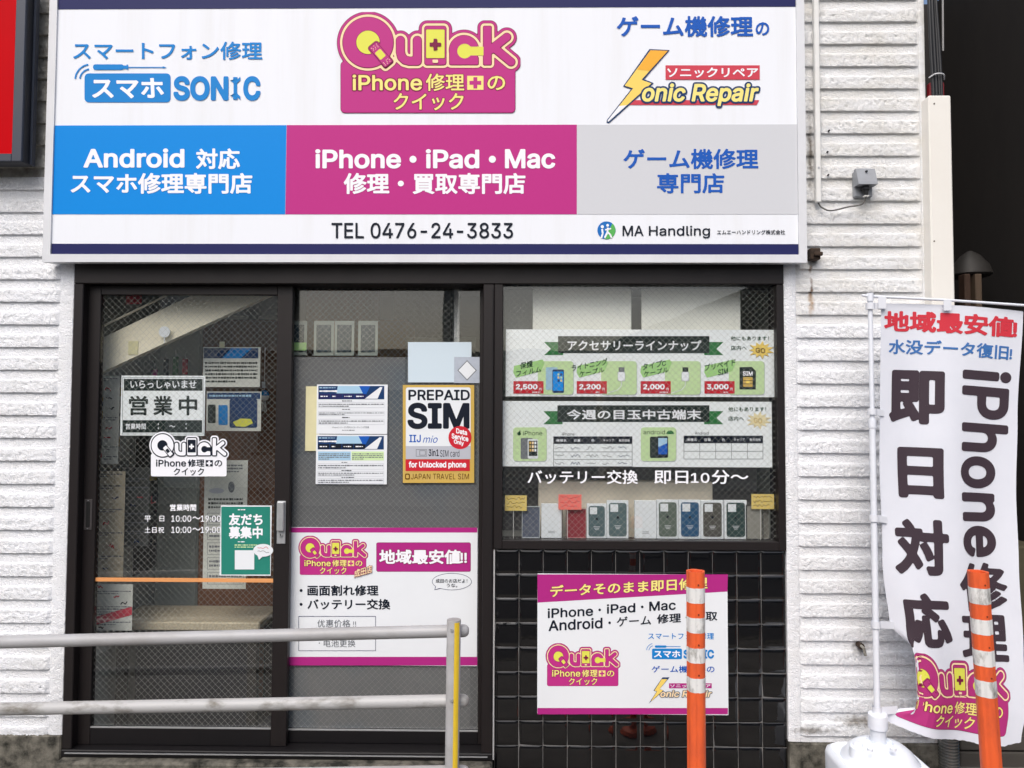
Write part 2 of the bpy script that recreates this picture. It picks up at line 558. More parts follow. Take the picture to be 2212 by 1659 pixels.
def logo(P, u0, v0, u1, v1, pal, L=1, slope=0.0):
    fx = lambda x: u0 + (x - 358) / (1480 - 358) * (u1 - u0)
    fy = lambda y: v0 + (y - 82) / (697 - 82) * (v1 - v0)
    um = (u0 + u1) / 2
    for i, (key, (vs, fs)) in enumerate(LOGO):
        if pal.get(key) is None: continue
        P.raw([(fx(x), fy(y) - slope * (fx(x) - um)) for x, y in vs], fs, pal[key], L + i * 0.55)
    LL = L + 2
    def tx(b, a0, b0, a1, b1):
        sl = slope
        off = -slope * ((fx(a0) + fx(a1)) / 2 - um)
        P.text(b, fx(a0), fy(b0) + off, fx(a1), fy(b1) + off, pal['txt'], LL, 0.02, slope=sl, out=pal.get('tout'), outw=0.035)
    tx('iPhone', 452, 462, 880, 560)
    tx('修理', 903, 456, 1140, 563)
    tx('の', 1282, 470, 1392, 558)
    tx('クイック', 704, 576, 1136, 682)
    o = lambda x: -slope * (fx(x) - um)
    P.rect(fx(1158), fy(470) + o(1208), fx(1258), fy(556) + o(1208), pal['txt'], LL)
    P.rect(fx(1172), fy(501) + o(1208), fx(1244), fy(525) + o(1208), pal['tcross'], LL + .6)
    P.rect(fx(1196), fy(478) + o(1208), fx(1220), fy(501) + o(1208), pal['tcross'], LL + .6)
    P.rect(fx(1196), fy(525) + o(1208), fx(1220), fy(548) + o(1208), pal['tcross'], LL + .6)

# ------------------------------------------------------------------ materials
siding = mat('painted_siding', (239, 241, 245), 0.75, var=0.4, vscale=3.0, dark=(212, 210, 202), ridge=True, bump=0.7, bscale=60, lo=0.45, hi=0.8)
siding_old = mat('weathered_siding', (240, 241, 242), 0.8, var=0.55, vscale=5.0, dark=(206, 200, 184), ridge=True, bump=0.7, bscale=60, stretch=(1, 1, 2.2), lo=0.42, hi=0.75)
siding_dim = mat('grimy_shaded_siding', (196, 194, 186), 0.85, var=0.9, vscale=11.0, dark=(112, 104, 92), bump=0.75, bscale=170, lo=0.38, hi=0.66)  # dirt plus the shade between the two signs, mixed into the colour
concrete = mat('mossy_concrete', (120, 116, 106), 0.9, var=1.0, vscale=14, dark=(34, 34, 28), bump=0.8, bscale=70, lo=0.38, hi=0.62, detail=10)
paving = mat('pavement_concrete', (128, 124, 118), 0.9, var=0.7, vscale=3, dark=(84, 82, 78), bump=0.5, bscale=150)
asphalt = mat('asphalt', (66, 66, 68), 0.9, var=0.6, vscale=5, dark=(48, 48, 50), bump=0.8, bscale=260)
bronze = mat("bronze_aluminium", (33, 28, 28), 0.42, metal=0.0, var=0.5, vscale=6, dark=(24, 21, 22), stretch=(1, 1, .3), spec=0.35)
bronze2 = mat('dark_aluminium', (24, 22, 24), 0.45, var=0.4, vscale=6, dark=(16, 15, 17), spec=0.3)
alu = mat('sign_aluminium', (222, 224, 228), 0.42, var=0.3, vscale=9, dark=(192, 192, 194), stretch=(1, 1, .5))
steel = mat('satin_steel', (200, 202, 204), 0.35, metal=0.55, var=0.4, vscale=30, dark=(150, 150, 148))
P_white = mat('print_white', (238, 241, 247), 0.38, var=0.36, vscale=7, dark=(218, 218, 216), stretch=(1.6, 1, .10), lo=0.48, hi=0.8)
P_navy = mat('print_navy', (41, 44, 92), 0.4)
P_blue = mat('print_blue', (10, 138, 224), 0.42, var=0.1, vscale=60, dark=(20, 126, 205))
P_mag = mat('print_magenta', (190, 52, 134), 0.42, var=0.1, vscale=60, dark=(176, 46, 122))
P_mag2 = mat('print_deep_magenta', (176, 46, 130), 0.4)
P_grey = mat('print_grey', (209, 211, 216), 0.42, var=0.1, vscale=60, dark=(198, 200, 205))
P_txtw = mat('letter_white', (244, 245, 250), 0.4)
P_sky = mat('letter_sky_blue', (28, 132, 208), 0.4)
P_roy = mat('letter_royal_blue', (34, 92, 184), 0.4)
P_blk = mat('letter_black', (28, 34, 46), 0.4)
P_red = mat('print_red', (204, 44, 58), 0.4)
P_redl = mat('print_soft_red', (206, 72, 88), 0.4)
P_yel = mat('print_yellow', (226, 226, 92), 0.4)
P_cream = mat('print_cream', (250, 222, 178), 0.4)
P_creamy = mat('letter_pale_yellow', (244, 230, 138), 0.4)
P_plum = mat('print_plum_edge', (124, 28, 70), 0.4)
P_logo = mat('print_logo_magenta', (190, 54, 134), 0.4)
P_gold = mat('print_gold', (210, 176, 84), 0.38, var=0.5, vscale=14, dark=(196, 168, 116))
P_goldt = mat('letter_brown_gold', (104, 68, 16), 0.4)
P_orange = mat('print_amber', (242, 178, 66), 0.4)
P_amber = mat('print_light_amber', (246, 214, 110), 0.4)
P_green = mat('print_teal_green', (46, 132, 116), 0.4, var=0.25, vscale=12, dark=(62, 150, 132), lo=0.5)
P_dkgreen = mat('print_blackish_green', (40, 50, 48), 0.4)
P_rib = mat('print_ribbon_green', (54, 122, 70), 0.4)
P_lime = mat('print_pale_lime', (206, 232, 176), 0.4)
P_limed = mat('print_brush_lime', (172, 220, 140), 0.4)
P_dgt = mat('letter_dark_green', (28, 70, 40), 0.4)
P_sgrey = mat('print_silver_grey', (188, 191, 200), 0.4)
P_mid = mat('print_mid_grey', (120, 124, 130), 0.4)
P_paper = mat('paper', (232, 236, 240), 0.6, var=0.12, vscale=6, dark=(212, 216, 220))
P_board = mat('banner_paper', (247, 251, 253), 0.5, var=0.15, vscale=3, dark=(232, 240, 244))
P_palebl = mat('print_pale_blue', (168, 204, 228), 0.4)
P_deepbl = mat('print_deep_blue', (32, 62, 106), 0.4)
P_ylwpap = mat('yellowed_paper', (222, 216, 172), 0.7, var=0.2, vscale=12)
glass = glassmat('wired_glass', (252, 254, 253), ior=1.58)
clear = glassmat('clear_plastic', (222, 228, 230), ior=1.45, rough=0.03)
clear_red = glassmat('red_clear_plastic', (196, 84, 96), ior=1.45, rough=0.05)
lamin = glassmat('laminate_film', (238, 240, 240), ior=1.4, rough=0.05)
wire = mat('glass_wire', (172, 174, 168), 0.45, metal=0.3)
film = mat('grey_frosted_film', (110, 110, 112), 0.3, var=0.8, vscale=2.6, dark=(84, 96, 108), spec=0.5, lo=.48, hi=.72, detail=2)  # bluish blotches paint soft reflections into the film colour
tile_m = mat('black_glazed_tile', (10, 10, 12), 0.04, spec=0.75, bump=0.05, bscale=26)
grout = mat('tile_grout', (128, 127, 126), 0.85, var=0.9, vscale=10, dark=(66, 65, 64))
PAL = dict(edge=P_plum, edge2=P_plum, base=P_logo, rim=P_cream, ctr=P_yel, face=P_logo, scr=P_yel, cross=P_plum, txt=P_creamy, tout=P_plum, tcross=P_logo)
PALW = dict(edge=P_mid, base=P_txtw, ink=P_blk, ctr=P_blk, face=P_txtw, scr=P_blk, cross=P_txtw, txt=P_blk, tout=None, tcross=P_txtw)

def add_stain(m, x, z, w, h, rgb, amt=.9, nscale=40.0):
    """a stain with its own outline at a fixed spot of the wall"""
    nt = m.node_tree; b = nt.nodes['Principled BSDF']
    src = b.inputs['Base Color'].links[0].from_socket
    g = nt.nodes.new('ShaderNodeNewGeometry'); mp = nt.nodes.new('ShaderNodeMapping')
    mp.inputs['Location'].default_value = (-x / w, 0, -z / h); mp.inputs['Scale'].default_value = (1 / w, 0, 1 / h)
    nt.links.new(g.outputs['Position'], mp.inputs['Vector'])
    n = nt.nodes.new('ShaderNodeTexNoise'); n.inputs['Scale'].default_value = nscale; n.inputs['Detail'].default_value = 5
    nt.links.new(g.outputs['Position'], n.inputs['Vector'])
    ln = nt.nodes.new('ShaderNodeVectorMath'); ln.operation = 'LENGTH'; nt.links.new(mp.outputs[0], ln.inputs[0])
    ad = nt.nodes.new('ShaderNodeMath'); ad.operation = 'MULTIPLY_ADD'; ad.inputs[1].default_value = 1.6; nt.links.new(n.outputs['Fac'], ad.inputs[0]); nt.links.new(ln.outputs['Value'], ad.inputs[2])
    r = nt.nodes.new('ShaderNodeMapRange'); r.inputs['From Min'].default_value = 1.75; r.inputs['From Max'].default_value = .95; r.inputs['To Max'].default_value = amt
    nt.links.new(ad.outputs[0], r.inputs['Value'])
    x_ = nt.nodes.new('ShaderNodeMix'); x_.data_type = 'RGBA'; nt.links.new(r.outputs[0], x_.inputs[0]); nt.links.new(src, x_.inputs[6]); x_.inputs[7].default_value = (*lin(rgb), 1)
    nt.links.new(x_.outputs[2], b.inputs['Base Color'])
for u_, v_, w_, h_, c_, k_ in ((1754, 622, 5, 26, (96, 66, 40), .95), (1755, 655, 9, 30, (168, 128, 76), .8), (1752, 580, 5, 14, (120, 92, 60), .8), (1752, 330, 8, 130, (96, 88, 78), .9), (1768, 240, 5, 90, (110, 104, 94), .7), (1756, 560, 16, 16, (60, 52, 44), .8)):
    for mm in (siding, siding_old):
        xx_, zz_ = at(u_, v_, -.01); add_stain(mm, xx_, zz_, w_ / 510, h_ / 510, c_, k_)
for u_, v_, w_, h_, c_, k_ in ((1860, 1400, 22, 18, (84, 78, 68), .8), (1760, 1580, 70, 10, (96, 90, 80), .8), (1870, 1560, 80, 14, (110, 102, 90), .8), (100, 345, 40, 30, (196, 186, 160), .6)):
    xx_, zz_ = at(u_, v_, -.01); add_stain(siding, xx_, zz_, w_ / 510, h_ / 510, c_, k_)

# ------------------------------------------------------------------ ground
YG = 0.0
g = MB(); g.box(-60, 60, -1.9, 60, -0.35, 0.0, paving); g.build('pavement', kind='structure')
g = MB(); g.box(-60, 60, -9.5, -2.07, -0.45, -0.12, asphalt); g.build('road', kind='structure')
g = MB()
g.box(-60, 60, -2.07, -1.9, -0.45, 0.005, concrete, 0.012); g.build('kerb', kind='structure')
g = MB(); g.box(-60, 60, -60, -9.5, -0.35, 0.0, paving); g.build('pavement', kind='structure')

# ------------------------------------------------------------------ shop building
XL, XR = at(150, 1100, 0)[0], at(1697, 1100, 0)[0]     # opening of the shop front
XE = at(2009, 900, 0)[0]                                # right corner of the building
ZB = at(100, 1586, 0)[1]                                # top of the concrete base
ZH = at(900, 545, 0)[1]
ZTOP = 6.2
plaster = mat('interior_plaster', (178, 180, 174), 0.8, var=0.4, vscale=2)
wood = mat('brown_wood', (122, 78, 50), 0.6, var=0.7, vscale=9, dark=(78, 48, 32), stretch=(1, 1, .15))
floor_m = mat('dark_floor', (74, 76, 82), 0.5, var=0.5, vscale=6)
bld = thing('shop_building', ((XL + XR) / 2, 1.2, 0), 'two storey shop building with white ribbed stucco siding and concrete base', 'building')
b = MB()
b.box(-4.6, XL - 0.002, 0.02, 0.16, ZB, ZTOP, siding); b.build('wall', bld)
b = MB(); b.box(XR + 0.002, XE - .012, 0.02, 0.16, ZB, ZTOP, siding); b.build('wall', bld)
b = MB(); b.box(XL - 0.002, XR + 0.002, 0.02, 0.16, ZH + 0.002, ZTOP, siding); b.build('wall', bld)
b = MB(); b.box(XE - 0.16, XE - 0.012, 0.16, 5.0, 0.0, ZTOP, siding_dim); b.build('side_wall', bld)
b = MB(); b.box(-4.6, XE - .014, 0.1, 5.0, ZTOP, ZTOP + 0.15, plaster); b.build('roof', bld)
b = MB(); b.box(-4.6, XL - 0.004, -0.012, 0.16, -0.02, ZB, concrete, 0.006); b.build('base', bld, label='mottled mossy concrete base under the left siding')
b = MB(); b.box(XR + 0.004, XE + 0.01, -0.012, 0.16, -0.02, ZB - 0.004, concrete, 0.006); b.build('base', bld)
# room behind the glass
YB = 2.3
b = MB(); b.box(XL - 0.12, XL - 0.02, 0.162, YB, 0.1, 2.45, plaster); b.build('interior_wall', bld)
b = MB(); b.box(XR + 0.02, XR + 0.12, 0.162, YB, 0.1, 2.45, plaster); b.build('interior_wall', bld)
b = MB(); b.box(XL - 0.02, XR + 0.02, YB, YB + 0.1, 0.1, 2.45, plaster); b.build('interior_wall', bld)
b = MB(); b.box(XL - 0.02, XR + 0.02, 0.162, YB, 2.45, 2.5, plaster); b.build('ceiling', bld)
b = MB(); b.box(XL - 0.02, XR + 0.02, 0.0, YB, -0.02, 0.1, floor_m); b.build('floor', bld)

# ribbed siding, one rib after another with a rough trowelled face
PER = 49.6 / 510.0
def rib(x0, x1, z1, mt, seed, trim0=False, trim1=False, step=0.0055):
    """one rib: raised band on top, sloping recess below"""
    nx = max(8, int((x1 - x0) / step))
    prof = [(0.0, -0.002), (0.015, -0.0075), (0.05, -0.0092), (0.12, -0.0095), (0.19, -0.0098), (0.26, -0.01), (0.33, -0.0102), (0.40, -0.0105), (0.47, -0.0108),
            (0.545, -0.011), (0.578, -0.0105), (0.586, -0.001), (0.62, 0.000), (0.70, -0.0005), (0.78, -0.001), (0.86, -0.0015), (0.94, -0.0022), (1.0, -0.003)]
    vs, fs = [], []
    nz = len(prof)
    for i in range(nx + 1):
        x = x0 + (x1 - x0) * i / nx
        for j, (t, y) in enumerate(prof):
            z = z1 - t * PER
            q = Vector((x * 88, 3.1, z * 112))
            a = abs(noise.noise(q)); c = noise.noise(q * 2.3 + Vector((5, 1, 2)))
            d = ((0.25 - a) * 0.0108 + c * 0.0026) * (.45 if j in (2, 9) else 1) if 1 < j < 10 else (0.25 - a) * 0.004 + c * .0012
            dz = noise.noise(Vector((x * 110, 7.7, z * 6))) * 0.0008 if 8 <= j <= 12 else 0
            yy = y - d
            if trim1 and x1 - x < 0.02: yy = yy * max(0.05, (x1 - x) / 0.02)
            if trim0 and x - x0 < 0.02: yy = yy * max(0.05, (x - x0) / 0.02)
            vs.append((x, yy + 0.004, z + dz))
    for i in range(nx):
        for j in range(nz - 1):
            fs.append((i * nz + j, i * nz + j + 1, (i + 1) * nz + j + 1, (i + 1) * nz + j))
    return MB().add(vs, fs, mt)

XS_L = at(92, 560, 0)[0] + 0.25
ztop_l = at(60, 527, 0)[1]          # a rib edge measured in the photograph, left side
def ribs(zref, zmin, zmax):
    k = math.floor((zmax - zref) / PER)
    z = zref + k * PER
    while z > zmin + 0.02:
        yield z
        z -= PER
XCT_L = at(140, 1000, 0)[0] - 0.035
XCT_R = at(1697, 1100, 0)[0] + 0.05
z_sign = at(100, 566, 0)[1]
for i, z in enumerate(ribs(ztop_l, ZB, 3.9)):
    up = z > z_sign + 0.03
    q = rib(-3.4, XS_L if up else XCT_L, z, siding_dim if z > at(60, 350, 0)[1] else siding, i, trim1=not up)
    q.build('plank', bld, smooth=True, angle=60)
ztop_r = at(1850, 553, 0)[1]
XS_R = at(1745, 500, 0)[0] - 0.25
for i, z in enumerate(ribs(ztop_r, ZB, 3.9)):
    up = z > z_sign + 0.03
    q = rib(XS_R if up else XCT_R, XE - 0.018, z, siding_old if z > at(1850, 700, 0)[1] else siding, i + 50, trim0=not up, trim1=True)
    q.build('plank', bld, smooth=True, angle=60)
def corner(x0, x1, z0, z1, mt):
    n = int((z1 - z0) / 0.012)
    vs, fs = [], []
    for j in range(n + 1):
        z = z0 + (z1 - z0) * j / n
        for k, (t, y) in enumerate(((0, 0.01), (0.0, -0.002), (0.25, -0.006), (0.6, -0.007), (0.95, -0.005), (1.0, 0.0), (1.0, 0.018))):
            a = noise.noise(Vector((t * 3 + x0 * 9, 2, z * 80))) * 0.0028
            vs.append((x0 + (x1 - x0) * t + a * .6, y + a, z))
    for j in range(n):
        for k in range(6):
            fs.append((j * 7 + k, j * 7 + k + 1, (j + 1) * 7 + k + 1, (j + 1) * 7 + k))
    return MB().add(vs, fs, mt)
corner(XCT_L - 0.002, XL - 0.001, ZB, z_sign + .1, siding).build('corner_trim', bld, smooth=True)
corner(XR + 0.001, XCT_R + 0.002, ZB, z_sign + .1, siding).build('corner_trim', bld, smooth=True)
corner(XE - 0.02, XE + 0.004, ZB, 3.6, siding_old).build('corner_trim', bld, smooth=True)

# ------------------------------------------------------------------ shop front frame
YF = -0.012            # face of the outer frame
z_sill = at(600, 1636, 0)[1]
z_hd = at(900, 614, 0)[1]
def U(u, v=1100, Y=0.0): return at(u, v, Y)[0]
def Z(v, u=1000, Y=0.0): return at(u, v, Y)[1]
fr = thing('shopfront_frame', ((XL + XR) / 2, 0.03, z_sill), 'dark bronze aluminium frame holding the sliding doors and display window', 'frame')
MB().box(XL + .001, XR - .001, YF, 0.14, z_hd, ZH, bronze, .003).build('header', fr)
xj = U(171)
MB().box(XL + .001, xj, YF, 0.14, z_sill + .03, z_hd - .001, bronze, .003).build('jamb', fr)
xm0, xm1 = U(1042), U(1066)
MB().box(xm0, xm1, YF - .002, 0.14, z_sill + .03, z_hd - .001, bronze, .003).build('mullion', fr)
MB().box(U(1061.5), U(1064), YF - .0045, YF - .0015, z_sill + .2, z_hd - .02, bronze2).build('groove_trim', fr)
MB().box(XL + .001, xm1, YF - .006, 0.14, z_sill, z_sill + .03, bronze2, .003).build('sill_track', fr)
MB().box(XL + .02, xm1 - .02, YF - .012, YF - .0065, z_sill + .017, z_sill + .0205, steel).build('track_edge', fr)
cstep = MB(); cstep.box(XL + .002, U(1066), -0.06, 0.1, -0.02, z_sill - .001, concrete, .008)
cstep.build('threshold', None, label='worn concrete threshold step below the sliding doors', cat='step')

def wires(x0, x1, z0, z1, y, name, parent, pitch=0.0195, r=0.00032):
    w = MB()
    for sgn in (1, -1):
        c = x0 + z0 - 4 if sgn == 1 else x0 - z1 - 4
        lo = (x0 + z0) if sgn == -1 else (x0 - z1)
        hi = (x1 + z1) if sgn == -1 else (x1 - z0)
        k = lo + pitch * .5
        while k < hi:
            # line: x = k + z (sgn 1)  or x = k - z (sgn -1)
            if sgn == 1:
                za, zb = max(z0, x0 - k), min(z1, x1 - k); pa, pb = (k + za, za), (k + zb, zb)
            else:
                za, zb = max(z0, k - x1), min(z1, k - x0); pa, pb = (k - za, za), (k - zb, zb)
            if zb - za > 0.004:
                d = Vector((pb[0] - pa[0], pb[1] - pa[1])).normalized() * r
                n = (-d.y, d.x)
                yo = y + (0.0004 if sgn == 1 else -0.0004)
                vs = [(pa[0] + n[0], yo, pa[1] + n[1]), (pb[0] + n[0], yo, pb[1] + n[1]), (pb[0] - n[0], yo, pb[1] - n[1]), (pa[0] - n[0], yo, pa[1] - n[1])]
                vs += [(a, yo - r * 1.4, c_) for a, _, c_ in vs]
                w.add(vs, [(0, 1, 2, 3), (7, 6, 5, 4), (0, 4, 5, 1), (3, 2, 6, 7)], wire)
            k += pitch * math.sqrt(2) * .5 * 2
    return w.build(name, parent, kind='stuff')

def door(name, x0, x1, gx0, gx1, gz0, gz1, y, label):
    z0, z1 = z_sill + .031, z_hd - .002
    d = thing(name, ((x0 + x1) / 2, y, z0), label, 'door')
    for a, c in ((x0, gx0), (gx1, x1)):
        MB().box(a, c, y, y + .032, z0, z1, bronze, .002).build('stile', d)
    MB().box(gx0, gx1, y + .001, y + .031, gz1, z1, bronze, .002).build('top_rail', d)
    MB().box(gx0, gx1, y + .001, y + .031, z0, gz0, bronze2, .002).build('bottom_rail', d)
    for (a0, a1, b0, b1) in ((gx0, gx1, gz0, gz0 + .004),):
        MB().box(a0, a1, y + .0005, y + .010, b0, b1, steel).build('glazing_bead', d)
    gl = MB().box(gx0 + .0005, gx1 - .0005, y + .013, y + .0185, gz0 + .0045, gz1 - .0005, glass).build('pane', d)
    wires(gx0 + .001, gx1 - .001, gz0 + .005, gz1 - .001, y + .0158, 'wire_mesh', gl)
    return d
YD1, YD2 = 0.03, 0.066      # inner leaf tracks
zg0 = Z(1574, 400, YD1)
d1x0, d1x1 = U(171, 1100, YD1) + .012, U(625.5, 1100, YD1)
dg0, dg1 = U(206.5, 1100, YD1), U(592, 1100, YD1)
left_door = door('sliding_door', d1x0, d1x1, dg0, dg1, zg0, Z(636.5, 400, YD1), YD1, 'left sliding glass door with white opening hours lettering and silver handle')
e0, e1 = U(624.5, 1100, YD2), U(1034.5, 1100, YD2)
right_door = door('sliding_door', e0 - .05, xm0 - .003, e0, e1, Z(1579, 800, YD2), Z(614, 800, YD2), YD2, 'right sliding glass door covered with grey film and posters')
gap = MB().box(xj, d1x0 - .001, 0.075, 0.12, z_sill + .031, z_hd - .001, bronze2).build('jamb_channel', fr)
# grey film on the inside of the right door
fz1 = Z(771, 830, YD2)
MB().box(e0 + .002, e1 - .002, YD2 + .0192, YD2 + .0205, Z(1577, 800, YD2), fz1, film).build('frosted_film', right_door, label='grey frosted film covering the lower pane')

# door hardware
def hardware():
    x0, x1, z0, z1 = rect(182.5, 1078, 199.5, 1144.5, YD1)
    h = MB(); h.box(x0, x1, YD1 - .003, YD1 - .0005, z0, z1, mat('pull_plate_metal', (84, 80, 80), .35, metal=.4), .001)
    o = h.build('pull_plate', left_door)
    MB().box(x0 + .009, x1 - .009, YD1 - .0045, YD1 - .003, z0 + .012, z1 - .012, mat('black_recess', (6, 6, 7), .6)).build('recess', o)
    for zz in (z0 + .006, z1 - .006):
        MB().lathe((x0 + x1) / 2, YD1 - .0045, [(.0025, zz - .001), (.0025, zz + .001)], steel, 8).build('screw', o)
    x0, x1, z0, z1 = rect(599, 1082, 617.5, 1174.5, YD1)
    hb = MB(); hb.box(x0, x1, YD1 - .006, YD1 - .0005, z0, z1, steel, .002); ho = hb.build('handle', left_door, label='silver handle with lock')
    MB().box(x0 + .003, x1 - .003, YD1 - .022, YD1 - .006, z0 + .055, z1 - .002, steel, .004).build('grip', ho)
    xm = (x0 + x1) / 2
    l = MB(); l.tube([(xm, YD1 - .006, z0 + .04), (xm, YD1 - .012, z0 + .04)], .008, steel, 14); l.build('lock', ho, smooth=True)
    MB().box(xm - .0012, xm + .0012, YD1 - .0135, YD1 - .0122, z0 + .035, z0 + .045, bronze2).build('keyhole', ho)
hardware()

# display window
win_z0 = Z(1187, 1380)
wn_ = thing('display_window', ((xm1 + XR) / 2, .02, win_z0), 'display window with wired glass above the black tiles', 'window')
wx0, wx1 = xm1 + .0005, XR - .001
gwx0, gwx1, gwz0, gwz1 = rect(1086, 615, 1675, 1166.5, 0.02)
MB().box(wx0, gwx0, YF + .003, .1, win_z0, z_hd - .001, bronze, .002).build('stile', wn_)
MB().box(gwx1, wx1, YF + .003, .1, win_z0, z_hd - .001, bronze, .002).build('stile', wn_)
MB().box(gwx0, gwx1, YF + .004, .1, win_z0, gwz0, bronze, .002).build('sill', wn_)
MB().box(gwx0, gwx1, YF + .004, .1, gwz1, z_hd - .001, bronze2, .002).build('top_rail', wn_)
wg = MB().box(gwx0 + .0005, gwx1 - .0005, .02, .0265, gwz0 + .0005, gwz1 - .0005, glass).build('pane', wn_)
wires(gwx0 + .001, gwx1 - .001, gwz0 + .001, gwz1 - .001, .0235, 'wire_mesh', wg)

# black tiles under the window
tx0 = U(1068.4, 1400); tx1 = U(1700, 1400); tz1 = Z(1189, 1380)
TS = (tx1 - tx0) / 12.0
tw = thing('tile_wall', ((tx0 + tx1) / 2, 0, 0), 'low wall of glossy square black tiles under the display window', 'tiled wall')
MB().box(tx0, tx1 - .0005, 0.012, 0.1, -.02, tz1, grout).build('grout_bed', tw)
MB().box(xm1 + .0006, tx0 - .0006, -.004, 0.1, z_sill, tz1, mat('white_strip', (206, 206, 204), .5)).build('edge_strip', tw)
base_tile = None
rows = int(tz1 / TS)
def tile_mesh():
    h = TS / 2 - 0.0014; bm = bmesh.new(); n = 6
    vs = []
    for j in range(n + 1):
        r_ = []
        for i in range(n + 1):
            a, c = -1 + 2 * i / n, -1 + 2 * j / n
            bulge = 0.0017 * (1 - a ** 4) * (1 - c ** 4)
            edge = 0.0016 if (i in (0, n) or j in (0, n)) else 0
            f = lambda t: math.copysign(abs(t) ** .35, t)
            r_.append(bm.verts.new((f(a) * h, -bulge + edge, f(c) * h)))
        vs.append(r_)
    for j in range(n):
        for i in range(n):
            bm.faces.new((vs[j][i], vs[j][i + 1], vs[j + 1][i + 1], vs[j + 1][i]))
    me = bpy.data.meshes.new('tile'); bm.to_mesh(me); bm.free()
    me.materials.append(tile_m)
    me.polygons.foreach_set('use_smooth', [True] * len(me.polygons))
    return me
tme = tile_mesh()
org = wloc(tw)
for r_ in range(rows + 1):
    for c_ in range(12):
        zc_ = tz1 - TS * (r_ + .5)
        if zc_ - TS / 2 < -0.015: continue
        o = bpy.data.objects.new('tile', tme)
        o.parent = tw
        o.location = Vector((tx0 + TS * (c_ + .5), 0.0086, zc_)) - org
        o.rotation_euler = (math.radians(random.gauss(0, 1.0)), 0, math.radians(random.gauss(0, 1.0)))
        COL.objects.link(o)

# ------------------------------------------------------------------ main sign
def plaster_dots(P, u0, v0):
    """speckles on the sticking plaster of the large logo"""
    rg = random.Random(3); a = math.atan2(114, 95)
    for s_ in (-1, 1):
        for k in range(9):
            x = s_ * (48 + 9 * (k % 3) + rg.uniform(-2, 2)); y = -18 + 17 * (k // 3) + rg.uniform(-4, 4)
            X, Y_ = 627 + x * math.cos(a) - y * math.sin(a), 342 + x * math.sin(a) + y * math.cos(a)
            P.ell(u0 + (X - 358) / 2.8527, v0 + (Y_ - 82) / 2.8527, .9, .9, P_cream, 8.5, 8)
YS = -0.07
def zd1(x, y): return x / 2.8527, y / 2.8527                       # helper scales of the measured enlargements
sx0, sx1, sz0, _ = rect(96, 300, 1741.5, 567, YS)
sz0 = at(920, 567, YS)[1]
sz1 = at(920, -40, YS)[1]
sign = thing('shop_sign', ((sx0 + sx1) / 2, YS + .08, sz0), 'big white shop sign with blue, magenta and grey fields above the doors', 'sign')
fw = 18 / 537.0
MB().box(sx0 + .004, sx1 - .004, YS + .012, -0.016, sz0 + .004, sz1 - .004, alu).build('cabinet', sign)
def bar(pts, y0, y1): return MB().prism(pts, y0, y1, alu)
bar([(sx0, sz0), (sx1, sz0), (sx1 - fw, sz0 + fw), (sx0 + fw, sz0 + fw)], YS - .004, YS + .02).build('frame_bottom', sign)
bar([(sx0, sz0 + .0006), (sx0 + fw - .0004, sz0 + fw), (sx0 + fw - .0004, sz1 - fw), (sx0, sz1)], YS - .004, YS + .02).build('frame_side', sign)
bar([(sx1, sz0 + .0006), (sx1 - fw + .0004, sz0 + fw), (sx1 - fw + .0004, sz1 - fw), (sx1, sz1)], YS - .004, YS + .02).build('frame_side', sign)
bar([(sx0, sz1), (sx1, sz1), (sx1 - fw, sz1 - fw), (sx0 + fw, sz1 - fw)], YS - .004, YS + .02).build('frame_top', sign)
px0, px1, pz0, pz1 = sx0 + fw, sx1 - fw, sz0 + fw, sz1 - fw
YP = YS + .004
MB().box(px0, px1, YP, YP + .006, pz0, pz1, P_white).build('panel', sign)
def band(xa, xb, va, vb, m, nm='color_band'):
    za, zb = at(920, vb, YP)[1], at(920, va, YP)[1]
    MB().box(xa, xb, YP - .0012, YP - .0002, max(za, pz0 + .0003), min(zb, pz1 - .0003), m).build(nm, sign)
ub = lambda u: at(u, 366, YP)[0]
band(px0 + .0003, px1 - .0003, -30, 17.5, P_navy)
band(px0 + .0003, ub(617.5), 270, 463, P_blue, 'blue_field')
band(ub(618.2), ub(1246), 270, 463, P_mag, 'magenta_field')
band(ub(1246.5), px1 - .0003, 270, 463, P_grey, 'grey_field')
band(px0 + .0003, px1 - .0003, 527, 552, P_navy)
def sp(base=.0016): return Print(YP, base)
def lettering(body, u0, v0, u1, v1, m, nm='lettering', **k):
    p = sp(); p.text(body, u0, v0, u1, v1, m, **k); return p.build(nm, sign)
lettering('スマートフォン修理', 158.5, 90.4, 567, 129.7, P_sky, bold=.022)
p = sp()
p.rrect(183, 158.8, 368.8, 221.5, 9, P_sky, 0)
p.text('スマホ', 200, 169, 354.7, 213, P_txtw, 1, .04, shear=-.05)
p.text('SON', 375, 164.7, 494, 218, P_sky, 1, .045)
p.text('C', 525.8, 164.7, 563, 218, P_sky, 1, .045)
